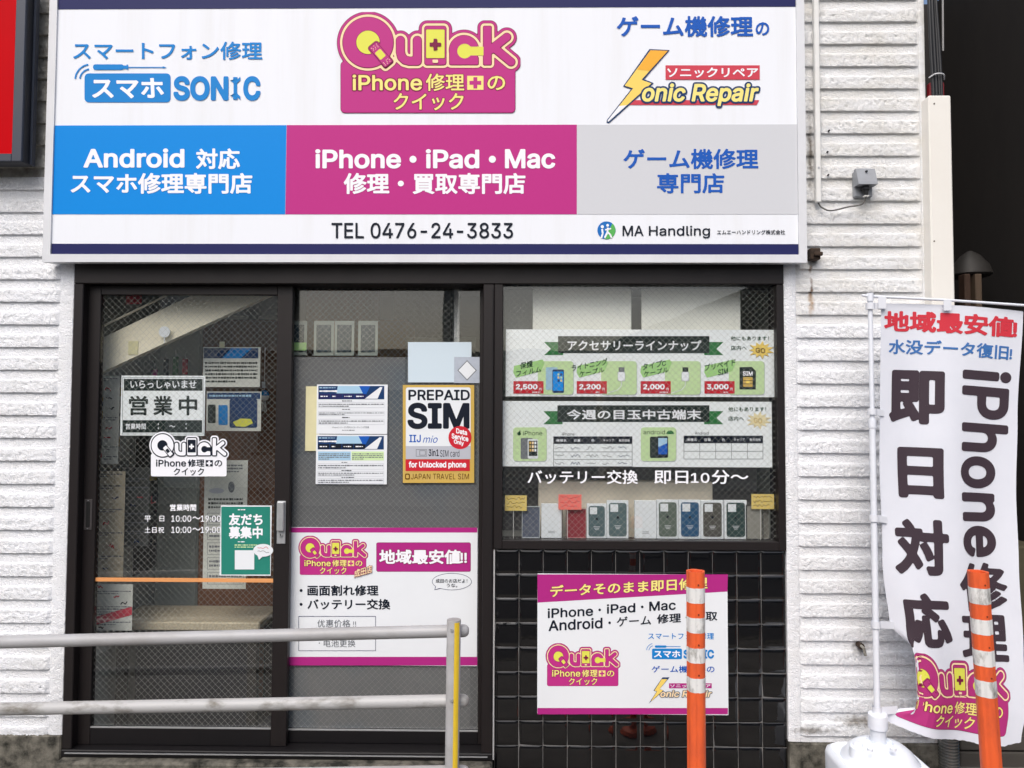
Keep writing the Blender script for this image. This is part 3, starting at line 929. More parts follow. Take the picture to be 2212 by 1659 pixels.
# spanner standing for the letter I
p.rect(505, 178, 512.5, 205, P_sky, 1)
for vv, s_ in ((171, -1), (211.5, 1)):
    p.poly([(498, vv - 5 * -s_ * -1), (504, vv + s_ * -1), (504, vv + s_ * 4), (513.5, vv + s_ * 4), (513.5, vv - s_ * 1), (519.5, vv + s_ * 5), (519.5, vv - s_ * 3), (513, vv - s_ * 9), (504.5, vv - s_ * 9), (498, vv - s_ * 3)], P_sky, 1.4)
p.rrect(201.6, 139.5, 268, 151.4, 5, P_sky, 1); p.rect(266, 142, 277, 149, P_sky, 1.3); p.rect(274, 140, 277.5, 151, P_sky, 1.6)
p.rect(277.5, 145, 352, 147, P_sky, 1); p.poly([(352, 143.6), (360.5, 146), (352, 148.4)], P_sky, 1)
for rr, a0, a1 in ((33, 183, 262), (23, 186, 262)):
    c = (196, 172.5)
    p.line([(c[0] + rr * math.cos(math.radians(a0 + (a1 - a0) * k / 10)), c[1] + rr * math.sin(math.radians(a0 + (a1 - a0) * k / 10))) for k in range(11)], 3.2, P_sky, 1)
p.build('repair_logo', sign, label='blue logo with screwdriver, rounded box and spanner letter')
lettering('Android', 181, 321, 399, 363, P_txtw, bold=.03)
lettering('対応', 424, 321, 519, 366, P_txtw, bold=.035)
lettering('スマホ修理専門店', 153.5, 374, 545.5, 419, P_txtw, bold=.035)
p = sp(); logo(p, 729, 28.7, 1122.3, 244.3, PAL); plaster_dots(p, 729, 28.7); p.build('shop_logo', sign, label='magenta logo with yellow letters, plaster and phone')
for tx_, a_, b_ in (('iPhone', 681.3, 866.4), ('iPad', 920, 1035.4), ('Mac', 1090.8, 1199.4)): lettering(tx_, a_, 322.5, b_, 364.6, P_txtw, bold=.03)
for u_ in (892.3, 1063.6):
    p = sp(); p.ell(u_, 344.5, 7.6, 7.6, P_txtw, 1); p.build('dot', sign)
lettering('修理・買取専門店', 742.7, 374, 1135, 419.6, P_txtw, bold=.035)
lettering('TEL 0476-24-3833', 716.4, 481.3, 1108.3, 515.3, P_blk, bold=.012)
lettering('ゲーム機修理', 1332, 35, 1626.5, 80, P_roy, bold=.032)
lettering('の', 1631.8, 48.4, 1661.6, 77, P_roy, bold=.03)
p = sp()
zb = lambda x, y: (1206.9 + x / 2.8536, y / 2.8536)
bolt = [(565, 312), (672, 315), (510, 494), (571, 516), (305, 753), (300, 745), (458, 546), (406, 530)]
cx, cy = 470, 500
p.poly([zb(1206.9 * 0 + 1380, 618), zb(1236, 618), zb(1220, 648), zb(428, 648), zb(455, 618)][1:], P_redl, 0)
big = [(558, 304), (684, 310), (526, 490), (586, 514), (310, 760), (294, 756), (296, 742), (446, 550), (396, 534)]
p.poly([zb(*q) for q in big], P_deepbl, 1)
p.poly([zb(*q) for q in bolt], P_amber, 2)
p.poly([zb(*q) for q in [(565, 312), (672, 315), (560, 439), (484, 430)]], P_orange, 2.6)
p.poly([zb(*q) for q in [(372, 655), (420, 650), (305, 753), (300, 745)]], P_txtw, 2.6)
p.rect(*zb(658, 404), *zb(1238, 492), P_redl, 1)
p.text('ソニックリペア', *zb(668, 418), *zb(1228, 480), P_txtw, 2, .03)
p.text('onic Repair', *zb(512, 516), *zb(1232, 656), P_creamy, 3, .03, shear=.18, out=P_deepbl, outw=.055)
p.build('bolt_logo', sign, label='yellow lightning bolt logo with red ribbon')
lettering('ゲーム機修理', 1346.4, 321.7, 1638, 365.5, P_roy, bold=.03)
lettering('専門店', 1419, 374.3, 1564.3, 418, P_roy, bold=.03)
p = sp()
p.ell(1310, 497.6, 19.7, 19.4, mat('print_globe_blue', (34, 112, 190), .4), 0)
p.poly([(1310 + 19.5 * math.cos(t), 497.6 + 19.2 * math.sin(t)) for t in [math.radians(-50 + 11 * k) for k in range(15)]], mat('print_globe_green', (92, 178, 92), .4), .6)
for (hx, hy, r_) in ((1301, 490, 3.4), (1312.5, 487, 3.0)): p.ell(hx, hy, r_, r_, P_txtw, 1.4)
p.line([(1300.5, 495), (1302, 505), (1298.5, 515)], 4, P_txtw, 1.2)
p.line([(1313, 492), (1312, 502), (1306, 514)], 4, P_txtw, 1.2); p.line([(1312, 501), (1318, 507), (1321, 514)], 3.6, P_txtw, 1.5); p.line([(1307, 497), (1320, 494)], 3, P_txtw, 1.8)
p.build('globe_logo', sign, label='round blue and green globe logo with white figures')
lettering('MA', 1344.6, 487.8, 1389.8, 509.9, P_blk, bold=.012); lettering('Handling', 1401.4, 487.8, 1533.5, 515, P_blk, bold=.012)
lettering('エムエーハンドリング株式会社', 1548.6, 496.6, 1695.8, 507, P_blk, bold=.02)

# ------------------------------------------------------------------ red sign of the neighbouring shop
YR = -0.12
red = mat('red_acrylic', (198, 0, 14), 0.3, var=0.15, vscale=3, spec=.05)
slate = mat('slate_blue_aluminium', (52, 58, 72), 0.45)
slate2 = mat('dark_slate', (30, 32, 40), 0.5)
rx1 = at(53.5, 200, YR)[0]; rz0 = at(20, 350, YR)[1]; rzt = 3.5
rs = thing('red_sign', (rx1 - .5, YR + .1, rz0), 'red sign cabinet in a dark slate frame at the left edge', 'sign')
MB().box(rx1 - 1.0, rx1, YR, -.055, rz0, rzt, slate2, .004).build('cabinet', rs)
rf0 = at(31.5, 200, YR)[0]; rfz = at(15, 333, YR)[1]
MB().box(rf0, rx1 - .001, YR - .008, YR + .002, rz0 + .001, rzt, slate, .002).build('frame', rs)
MB().box(rx1 - 1.0, rf0 - .0005, YR - .0078, YR + .002, rz0 + .001, rfz, slate, .002).build('frame', rs)
MB().box(rx1 - 1.0, rf0 - .001, YR - .004, YR - .001, rfz + .0005, rzt, red).build('face', rs)
MB().box(rx1 + .0005, rx1 + .01, -.08, -.055, rz0 + .003, rzt, slate, .001).build('rear_flange', rs)

# ------------------------------------------------------------------ right-hand wall fittings
pvc = mat('white_pvc', (232, 232, 230), 0.45, var=0.25, vscale=10, dark=(206, 202, 192))
x0, x1, z0, z1 = rect(1760, 0, 1771, 437.5, -.03)
cnd = MB(); cnd.box(x0, x1, -.036, -.012, z0, 3.55, pvc, .003)
cnd = cnd.build('cable_cover', None, label='thin white cable conduit running down beside the big sign', cat='conduit')
zz = at(1765, 362, -.036)[1]
sc = MB(); sc.tube([((x0 + x1) / 2, -.0385, zz), ((x0 + x1) / 2, -.036, zz)], .004, steel, 10); sc.build('screw', cnd)
box_m = mat('grey_plastic', (150, 154, 160), 0.5, var=0.4, vscale=20, dark=(128, 128, 130))
blackp = mat('black_rubber', (20, 21, 24), 0.55)
YO = -.016
x0, x1, z0, z1 = rect(1842, 369, 1883, 427, YO)
ob = thing('outlet_box', ((x0 + x1) / 2, YO, z0), 'grey weatherproof socket box on the right wall with black plug', 'socket')
MB().box(x0 + .002, x1 - .002, YO - .012, YO + .012, z0, z1 - .004, box_m, .004).build('back_plate', ob)
hz = z0 + (z1 - z0) * .36
hd = MB(); hd.prism([(YO - .055, hz), (YO - .052, hz + .012), (YO - .03, z1), (YO - .0122, z1), (YO - .0122, hz)], 0, 1, box_m)
hd.v = [Vector((x0 + q.y * (x1 - x0), q.x, q.z)) for q in hd.v]
hd.build('hood', ob)
MB().tube([((x0 + x1) / 2, YO - .034, z1 - .014), ((x0 + x1) / 2, YO - .045, z1 - .016)], .004, blackp, 8).build('screw_hole', ob)
xm = (x0 + x1) / 2
MB().box(xm - .016, xm + .017, YO - .042, YO - .0122, hz - .022, hz - .001, blackp, .006).build('plug', ob)
MB().tube([(xm + .001, YO - .028, hz - .022), (xm + .002, YO - .03, hz - .044)], .01, blackp, 12, radii=[.012, .007]).build('plug_neck', ob)
MB().box(xm - .008, xm + .012, YO - .037, YO - .019, hz - .046, hz - .041, pvc, .001).build('cable_clip', ob)
p3 = lambda u, v, Y: (at(u, v, Y)[0], Y, at(u, v, Y)[1])
def curve_pts(ctrl, n=40):
    """Catmull-Rom through the control points"""
    c = [Vector(q) for q in ctrl]; c = [c[0]] + c + [c[-1]]; out = []
    for i in range(1, len(c) - 2):
        for k in range(n // (len(c) - 3) + 1):
            t = k / (n // (len(c) - 3) + 1)
            a, b_, d, e = c[i - 1], c[i], c[i + 1], c[i + 2]
            out.append(.5 * ((2 * b_) + (d - a) * t + (2 * a - 5 * b_ + 4 * d - e) * t * t + (3 * b_ - a - 3 * d + e) * t ** 3))
    out.append(c[-2]); return out
cb = MB(); cb.tube(curve_pts([(xm + .002, YO - .03, hz - .045), p3(1862, 441, -.04), p3(1832, 447, -.035), p3(1795, 455, -.03), p3(1775, 448, -.026), p3(1767, 437, -.024)]), .0032, mat('grey_cable', (92, 90, 86), .6), 8)
cb.build('cable', None, smooth=True, label='thin grey cable sagging from the socket to the conduit', cat='cable')
# small rusty bracket and wall stubs
rust = mat('rust', (66, 50, 38), 0.9, var=0.8, vscale=60, dark=(30, 26, 22))
x0, x1, z0, z1 = rect(1746, 538, 1768, 563, -.02)
rb = MB(); rb.box(x0, x1, -.045, -.004, z0, z1, rust, .004); rb.box(x0 + .012, x1 + .004, -.06, -.045, z0 + .014, z0 + .03, rust, .003)
rb.build('sign_bracket', None, label='small rusty bracket at the lower right corner of the sign', cat='bracket')
st = MB()
def stain(u, v, w, h, seed):
    rg = random.Random(seed); L_, R_ = [], []
    for k in range(13):
        t = k / 12
        hw = w * (0.35 + .65 * rg.random()) * math.sin(math.pi * (0.08 + .9 * t)) ** .6
        x_l, zq = at(u - hw, v + h * t, -.02); x_r, _ = at(u + hw * rg.uniform(.4, 1), v + h * t, -.02)
        L_.append((x_l, zq)); R_.append((x_r, zq))
    return L_ + R_[::-1]
pl = MB(); xx, zz = at(1862, 1397, -.03)
pl.tube([(xx, .01, zz), (xx, -.03, zz)], .012, rust, 14); pl.tube([(xx - .004, -.031, zz + .004), (xx - .002, -.05, zz), (xx + .004, -.052, zz - .03)], .006, mat('bent_grey_pipe', (140, 138, 130), .6), 10)
pl.build('pipe_stub', None, smooth=True, label='short bent pipe stub poking out of the right siding', cat='pipe')
# cables, duct at the building corner
cm_ = mat('black_cable', (24, 26, 30), 0.5)
for i, (ua, um, ub_) in enumerate(((2007, 2011, 2016), (2013, 2018, 2023), (2019, 2024, 2029), (2022, 2029, 2034))):
    Yk = -.03 - .004 * (i % 2)
    q = MB(); q.tube(curve_pts([p3(ua - 2, -60, Yk + .012), p3(ua, 10, Yk), p3(um, 110, Yk), p3(ub_, 206, Yk), p3(ub_ + 1, 300, Yk + .004)], 30), .0068, cm_, 10)
    q.build('cable', None, smooth=True, label='black cable in the bundle entering the white duct, %s from the wall' % ('nearest', 'second', 'third', 'farthest')[i], cat='cable')
q = MB(); q.tube([p3(2036, -60, -.01), p3(2037, 110, -.01)], .004, mat('grey_conduit', (150, 150, 150), .5), 8); q.build('conduit', None, label='thin grey pipe behind the black cable bundle', cat='pipe')
q = MB(); xa, za = at(2021, 166, -.03); q.tube(curve_pts([(xa - .028, -.03, za - .004), (xa - .01, -.05, za + .004), (xa + .022, -.05, za + .002), (xa + .036, -.03, za - .012)], 20), .0028, alu, 8)
q.build('cable_tie', None, smooth=True, label='pale tie looped round the black cables', cat='tie')
x0, x1, _, _ = rect(2010, 176, 2042, 215, -.02)
q = MB(); q.box(x0, x1, -.016, .012, at(2025, 225, -.02)[1], at(2025, 176, -.02)[1], mat('red_sleeve', (128, 16, 26), .5), .004); q.build('cable_sleeve', None, label='dark red sleeve at the mouth of the white duct', cat='sleeve')
duct = mat('ivory_duct', (238, 235, 228), 0.4, var=0.2, vscale=4, dark=(222, 216, 204))
x0, x1, _, _ = rect(2009, 400, 2058, 410, -.06)
zt = at(2025, 206, -.06)[1]
q = MB(); q.box(x0, x1, -.062, .03, .55, zt, duct, .005)
dct = q.build('cable_duct', None, label='wide ivory cable duct at the right corner of the shop', cat='duct')
for vv in (224, 521):
    xx, zz = at(2018, vv, -.062)
    MB().tube([(xx, -.0635, zz), (xx, -.062, zz)], .0035, mat('dull_screw', (110, 100, 90), .6), 8).build('screw', dct)

# ------------------------------------------------------------------ alley to the right
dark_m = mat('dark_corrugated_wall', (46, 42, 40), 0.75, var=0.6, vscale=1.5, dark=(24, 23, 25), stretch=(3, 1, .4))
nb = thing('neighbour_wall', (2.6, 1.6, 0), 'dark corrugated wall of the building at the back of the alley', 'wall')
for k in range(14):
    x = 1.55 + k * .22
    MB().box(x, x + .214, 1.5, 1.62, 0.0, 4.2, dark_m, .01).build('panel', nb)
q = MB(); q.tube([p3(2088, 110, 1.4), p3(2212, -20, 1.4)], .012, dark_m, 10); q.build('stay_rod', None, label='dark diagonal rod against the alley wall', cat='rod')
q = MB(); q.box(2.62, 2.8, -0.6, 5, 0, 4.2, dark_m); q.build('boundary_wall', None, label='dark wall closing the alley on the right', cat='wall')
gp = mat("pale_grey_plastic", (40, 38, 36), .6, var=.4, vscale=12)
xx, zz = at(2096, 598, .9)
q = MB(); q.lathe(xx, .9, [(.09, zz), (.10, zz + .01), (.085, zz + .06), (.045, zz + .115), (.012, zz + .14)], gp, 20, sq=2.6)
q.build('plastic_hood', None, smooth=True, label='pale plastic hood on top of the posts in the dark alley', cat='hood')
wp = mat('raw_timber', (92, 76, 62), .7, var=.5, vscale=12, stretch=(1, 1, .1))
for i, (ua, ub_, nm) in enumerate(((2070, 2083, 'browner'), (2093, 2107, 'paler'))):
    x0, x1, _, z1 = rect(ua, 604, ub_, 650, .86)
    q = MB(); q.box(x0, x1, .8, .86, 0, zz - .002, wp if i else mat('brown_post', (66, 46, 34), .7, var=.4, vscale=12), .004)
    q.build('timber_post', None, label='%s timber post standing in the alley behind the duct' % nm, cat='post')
x0, x1, z0, z1 = rect(2046, 364, 2072, 425, 1.0)
q = MB(); q.lathe((x0 + x1) / 2, 1.3, [(.05, z0), (.062, z0 + .02), (.07, z1 - .06), (.085, z1 - .05), (.085, z1), (.06, z1 + .01)], mat('dark_grey_lamp', (44, 47, 52), .5), 20)
q.box((x0 + x1) / 2 - .015, (x0 + x1) / 2 + .015, 1.3, 1.51, z1 - .03, z1, dark_m)
q.build('wall_lamp', None, smooth=True, label='dark grey lamp on the alley wall beside the duct', cat='lamp')
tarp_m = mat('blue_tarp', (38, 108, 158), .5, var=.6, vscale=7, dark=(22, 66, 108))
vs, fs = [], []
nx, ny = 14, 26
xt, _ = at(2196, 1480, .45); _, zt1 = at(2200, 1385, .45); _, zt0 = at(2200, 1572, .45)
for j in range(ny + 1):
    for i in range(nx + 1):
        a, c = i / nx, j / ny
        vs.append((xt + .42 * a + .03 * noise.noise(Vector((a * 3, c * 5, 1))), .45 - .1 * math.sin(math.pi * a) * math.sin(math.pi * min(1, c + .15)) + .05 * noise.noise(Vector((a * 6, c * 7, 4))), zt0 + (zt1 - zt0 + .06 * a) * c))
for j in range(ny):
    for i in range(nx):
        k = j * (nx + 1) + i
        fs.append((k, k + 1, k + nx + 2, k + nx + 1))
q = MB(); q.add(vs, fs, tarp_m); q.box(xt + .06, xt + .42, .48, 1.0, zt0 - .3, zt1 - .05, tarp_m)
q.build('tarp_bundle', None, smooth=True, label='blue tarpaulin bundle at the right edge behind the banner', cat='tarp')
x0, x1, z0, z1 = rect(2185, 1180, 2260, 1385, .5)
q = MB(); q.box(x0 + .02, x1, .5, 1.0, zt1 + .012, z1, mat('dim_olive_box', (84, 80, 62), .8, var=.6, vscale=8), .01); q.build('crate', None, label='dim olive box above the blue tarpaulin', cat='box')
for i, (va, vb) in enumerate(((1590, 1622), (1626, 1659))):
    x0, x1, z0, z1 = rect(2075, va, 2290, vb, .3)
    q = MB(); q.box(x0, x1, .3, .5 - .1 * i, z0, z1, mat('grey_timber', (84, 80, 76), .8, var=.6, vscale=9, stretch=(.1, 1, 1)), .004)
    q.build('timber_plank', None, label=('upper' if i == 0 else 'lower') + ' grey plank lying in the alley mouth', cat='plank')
x0, x1, z0, z1 = rect(2039, 1560, 2079, 1700, -.06)
flx = mat('galvanised_flex', (176, 176, 172), .3, metal=.85, var=.4, vscale=18, dark=(110, 108, 104))
q = MB(); r0 = (x1 - x0) / 2; prof = []
zz = -.0
while zz < .62:
    prof += [(r0 * .84, zz), (r0, zz + .004), (r0, zz + .0075), (r0 * .84, zz + .0115)]; zz += .0125
q.lathe((x0 + x1) / 2, -.03, prof, flx, 28); q.build('flexible_pipe', None, smooth=True, label='ribbed metal flexible pipe rising below the banner', cat='pipe')

# ------------------------------------------------------------------ the other side of the street (seen only in reflections)
ob_wall = mat('beige_render', (236, 230, 216), 0.85, var=0.4, vscale=1.2)
eave_m = mat('dark_eaves', (92, 86, 80), .8); win_m = mat('dark_window', (56, 58, 60), .2)
def opposite(x0, x1, h, gable, m, label, wins):
    t = thing('opposite_building', ((x0 + x1) / 2, -13, 0), label, 'building')
    MB().box(x0, x1, -17, -12.5, 0, h, m).build('wall', t)
    if gable:
        MB().prism([(x0 - .3, h), (x1 + .3, h), ((x0 + x1) / 2, h + gable)], -17, -12.3, eave_m).build('roof', t)
    else:
        MB().box(x0 - .2, x1 + .2, -17, -12.2, h, h + .2, eave_m).build('roof', t)
    for xa, xb, za, zb_ in wins:
        w = MB().box(xa, xb, -12.497, -12.46, za, zb_, win_m).build('window', t)
        MB().box(xa - .08, xb + .08, -12.456, -12.38, za - .1, za - .03, eave_m).build('sill', w)
opposite(-16, -6.6, 5.4, 0, ob_wall, 'tall pale building across the street, seen only mirrored in the left door', ((-15, -13, .9, 2.3), (-12, -10, .9, 2.3), (-9, -7.6, 0, 2.3), (-9.4, -7.8, 3.2, 4.6)))
opposite(-6.2, 1.6, 2.7, 0, mat('low_house_wall', (206, 198, 182), .85, var=.4, vscale=1.2), 'low pale building across the street, seen only mirrored in the doors', ((-5.6, -4.2, .8, 2.1), (-3.2, -2.2, 0, 2.1), (-1.2, .6, .8, 2.1)))
opposite(2.2, 9.6, 3.1, 1.6, mat('grey_house_wall', (182, 182, 178), .85, var=.4, vscale=1.2), 'gabled grey house across the street, seen only mirrored in the window', ((3, 4.4, .9, 2.3), (5.4, 6.6, 0, 2.2), (7.4, 8.8, .9, 2.3)))
q = MB(); q.tube([(-1.4, -11.4, 0), (-1.4, -11.4, 9)], .14, mat('concrete_pole', (150, 148, 142), .8), 14); q.tube([(-2.2, -11.4, 7.8), (-.6, -11.4, 7.8)], .05, eave_m, 8)
q.build('utility_pole', None, smooth=True, label='concrete utility pole across the street, seen only mirrored in the glass', cat='utility pole')

# ------------------------------------------------------------------ notices on the left door
YGL = YD1 + .013        # outer face of the left pane
def sheet(name, u0, v0, u1, v1, Y, m, label, cat, thick=.0012, group=None, front=True):
    """thin sheet of paper or plastic whose outer face lies at Y"""
    x0, x1, z0, z1 = rect(u0, v0, u1, v1, Y)
    t = thing(name, ((x0 + x1) / 2, Y, z0), label, cat, group)
    MB().box(x0, x1, Y, Y + thick, z0, z1, m).build('sheet', t)
    return t
YI = YD1 + .0205        # sheets taped behind the left pane
o = sheet('open_sign', 261, 811.5, 442.5, 941, YI, P_board, 'white open-for-business plate with two dark bands on the left door', 'sign', .002)
p = Print(YI, .0004)
p.rect(267.5, 818.5, 437.5, 844, P_dkgreen, 0); p.text('いらっしゃいませ', 281.7, 821.5, 424.7, 839.5, P_txtw, 1, .03)
for ch, a, b in (('営', 278.6, 320), ('業', 331.4, 372.8), ('中', 386.3, 426.2)): p.text(ch, a, 855, b, 897.3, P_dkgreen, 1, .028)
p.rect(265.5, 907.7, 436.6, 934.4, P_dkgreen, 0); p.text('営業時間', 271.7, 914.5, 315.3, 927.5, P_txtw, 1, .02)
p.text(':', 341, 914, 343.5, 927, P_txtw, 1, .02); p.text('～', 366, 918.5, 379, 923, P_txtw, 1, .02); p.text(':', 401, 914, 403.5, 927, P_txtw, 1, .02)
p.frame(264.5, 815, 439.5, 938, .8, P_mid, .3)
p.build('print', o)
# white logo sticker, outside the glass
t = thing('logo_sticker', (*at(408, 1029, YGL)[:1], YGL, at(408, 1029, YGL)[1]), 'white cut-out logo sticker with black line letters on the left door', 'sticker')
p = Print(YGL, .0008); logo(p, 323, 933.5, 493.8, 1029.3, PALW, 0); p.build('print', t)
# opening hours
t = thing('opening_hours', (*at(395, 1151, YGL)[:1], YGL, at(395, 1151, YGL)[1]), 'white vinyl opening hours lettering on the left door glass', 'lettering')
p = Print(YGL, .0006)
p.text('営業時間', 367.3, 1089, 424, 1103.7, P_txtw, 0, .025); p.build('lettering', t)
for a, va, vb in (('平　日', 1114, 1127), ('土日祝', 1138, 1151.3)):
    p = Print(YGL, .0006); p.text(a, 312.3, va, 355, vb, P_txtw, 0, .012); p.build('lettering', t)
    p = Print(YGL, .0006); p.text('10:00～19:00', 370, va - .5, 477, vb, P_txtw, 0, .014); p.build('lettering', t)
# green poster
o = sheet('friend_poster', 475.5, 1091.8, 586, 1243.5, YGL - .0015, P_paper, 'teal green poster in a white border beside the silver handle', 'poster')
p = Print(YGL - .0015, .0004)
p.rect(478, 1094.5, 583.7, 1241, P_green, 0)
p.text('友だち', 494.4, 1109, 567.6, 1135, P_txtw, 1, .045); p.text('募集中', 494.4, 1137, 567.6, 1163.5, P_txtw, 1, .045)
p.fine(514, 1098.5, 550, 1103.5, P_txtw, 1, seed=3); p.fine(514, 1168, 548, 1172.5, P_txtw, 1, seed=4); p.fine(507, 1175, 556, 1184, P_lime, 2, seed=5)
p.rect(507.4, 1188.5, 549.4, 1230, P_paper, 1)
p.build('print', o)
t = thing('bubble_sticker', (*at(569, 1206, YGL)[:1], YGL, at(569, 1206, YGL)[1]), 'small oval speech bubble sticker overlapping the green poster', 'sticker')
p = Print(YGL - .002, .003); p.ell(569, 1188.5, 21.5, 13.8, P_paper, 0); p.poly([(556, 1198), (560, 1209), (570, 1200)], P_paper, .3); p.scribble(557, 1181, 580, 1186, P_redl, 1, 3, 1); p.scribble(557, 1189, 582, 1194, P_mid, 1, 4, 1)
p.build('print', t)
x0, x1, z0, z1 = rect(205.5, 1248.5, 591, 1257, YGL)
q = MB(); q.box(x0 + .001, x1 - .001, YGL - .0012, YGL - .0003, z0, z1, mat('orange_tape', (232, 164, 104), .45, var=.4, vscale=20, dark=(206, 120, 62), stretch=(.2, 1, 1)))
q.build('orange_tape', None, label='orange tape strip across the left door glass', cat='tape')

# ------------------------------------------------------------------ notices on the right door
YGR = YD2 + .013
o = sheet('laminated_page', 874.5, 728.5, 1028, 828, YGR - .0012, lamin, 'blank pale page in a clear sleeve at the top of the right door', 'notice', .0008)
p = Print(YGR - .0012, .0004); p.rect(881.3, 739, 1018.4, 826, mat('pale_blue_paper', (206, 222, 232), .5), 0); p.build('page', o)
o = sheet('square_sticker', 981, 771, 1036, 827.4, YGR - .0036, mat('silver_sticker', (186, 194, 206), .35, var=.4, vscale=40, dark=(150, 160, 176)), 'small silver square sticker on the corner of the blank page', 'sticker', .0006)
p = Print(YGR - .0036, .0004); p.poly([(1009, 778), (1030, 800), (1009, 822), (988, 800)], P_mid, 0); p.poly([(1009, 780.5), (1027.5, 800), (1009, 819.5), (990.5, 800)], P_paper, .7); p.build('print', o)
o = sheet('yellowed_slip', 660, 834.5, 690, 974, YGR - .0008, P_ylwpap, 'yellowed paper strip sticking out left of the two notices', 'paper', .0004)
def notice(u0, v0, u1, v1, lab, second):
    o = sheet('coating_notice', u0, v0, u1, v1, YGR - .0025, P_paper, lab, 'notice')
    p = Print(YGR - .0025, .0004); w = u1 - u0; h = v1 - v0
    X = lambda a: u0 + w * a
    Y_ = lambda a: v0 + h * a
    p.rect(X(.025), Y_(.03), X(.955), Y_(.3), P_deepbl, 0)
    p.poly([(X(.3), Y_(.03)), (X(.6), Y_(.03)), (X(.66), Y_(.18)), (X(.28), Y_(.18))], P_palebl, .5)
    p.poly([(X(.68), Y_(.29)), (X(.9), Y_(.05)), (X(.93), Y_(.06)), (X(.86), Y_(.29))], P_paper, 1)
    p.poly([(X(.6), Y_(.03)), (X(.76), Y_(.03)), (X(.7), Y_(.2)), (X(.66), Y_(.2))], P_roy, 1)
    p.fine(X(.04), Y_(.05), X(.38), Y_(.085), P_palebl, 1, 1, seed=5); p.fine(X(.04), Y_(.1), X(.62), Y_(.17), P_txtw, 1, 1.4, seed=8, fill=1.3)
    for k in range(4):
        p.rect(X(.035 + k * .168), Y_(.19), X(.19 + k * .168), Y_(.285), P_navy if not second else P_blk, 1)
        p.fine(X(.055 + k * .168), Y_(.22), X(.175 + k * .168), Y_(.26), P_txtw, 1, 1.6, seed=20 + k)
    if second:
        p.rect(X(.03), Y_(.34), X(.49), Y_(.52), P_palebl, 0); p.rect(X(.5), Y_(.34), X(.955), Y_(.52), P_lime, 0)
        p.fine(X(.04), Y_(.37), X(.48), Y_(.51), P_mid, 4, 1, seed=31); p.fine(X(.51), Y_(.37), X(.945), Y_(.51), P_mid, 4, 1, seed=32)
        rows = ((.6, .69), (.76, .83), (.9, .98))
        heads = (.555, .72, .86)
    else:
        rows = ((.38, .46), (.56, .62), (.72, .8))
        heads = (.33, .5, .665)
    for a, b in rows:
        p.frame(X(.025), Y_(a - .02), X(.955), Y_(b + .01), .5, P_sgrey, .5)
        p.fine(X(.035), Y_(a), X(.945), Y_(b), P_mid, 2, 1, seed=int(a * 100))
    for a in heads: p.fine(X(.36), Y_(a - .012), X(.6), Y_(a + .018), P_blk, 1, 1, seed=int(a * 90))
    if not second:
        p.text('iPhoneシリーズ1円モルコーティング交換', X(.22), Y_(.845), X(.74), Y_(.885), P_mid, 1, .01); p.fine(X(.36), Y_(.91), X(.6), Y_(.94), P_mid, 1, 1, seed=77)
    p.build('print', o)
notice(684, 830.5, 837, 937.3, 'white notice with blue photo header, upper of the two on the grey film', False)
notice(682.5, 938.8, 836, 1046, 'white notice with blue photo header, lower of the two on the grey film', True)
# prepaid card poster
zq = lambda x, y: (603.5 + x / 2.88, 548.6 + y / 2.88)
a = zq(765, 812); b = zq(1226, 1430)
o = sheet('card_poster', a[0], a[1], b[0], b[1], YGR - .003, lamin, 'gold bordered poster for travel phone cards on the right door', 'poster', .0006)
p = Print(YGR - .003, .0004)
p.rect(*zq(768, 815), *zq(1212, 1424), P_gold, 0)
p.rrect(*zq(787, 830), *zq(1190, 1210), 5, P_paper, .7)
p.text('PREPAID', *zq(803, 845), *zq(1185, 910), P_blk, 1.4, .025); p.text('SIM', *zq(797, 925), *zq(1183, 1090), P_blk, 1.4, .04)
p.text('IIJ', *zq(808, 1125), *zq(880, 1172), P_roy, 1.4, .02); p.text('mio', *zq(892, 1130), *zq(985, 1175), P_roy, 1.4, 0.0, shear=.3)
p.rect(*zq(787, 1195), *zq(1190, 1276), P_sgrey, 1.4)
p.text('3in1', *zq(928, 1214), *zq(992, 1258), P_blk, 2, .02); p.text('SIM card', *zq(1000, 1220), *zq(1120, 1262), P_blk, 2, 0.0)
p.frame(*zq(850, 1215), *zq(918, 1260), 1.0, P_mid, 2); p.frame(*zq(872, 1222), *zq(910, 1253), 1.2, P_mid, 2)
p.rect(*zq(785, 1278), *zq(1185, 1350), P_red, 1.4); p.text('for Unlocked phone', *zq(805, 1290), *zq(1163, 1338), P_txtw, 2, .035)
p.text('JAPAN TRAVEL SIM', *zq(818, 1366), *zq(1180, 1402), P_goldt, 1.4, .0); p.rrect(*zq(782, 1366), *zq(812, 1403), 3, P_goldt, 1.4); p.rrect(*zq(788, 1373), *zq(806, 1396), 2, P_gold, 2)
p.ell(*zq(1124, 1142), 25, 25, P_red, 2.2)
p.text('Data', *zq(1100, 1090), *zq(1168, 1122), P_txtw, 3, .035, slope=-.2); p.text('Service', *zq(1072, 1124), *zq(1176, 1158), P_txtw, 3, .035, slope=-.2); p.text('Only', *zq(1086, 1158), *zq(1148, 1192), P_txtw, 3, .035, slope=-.2)
p.build('print', o)
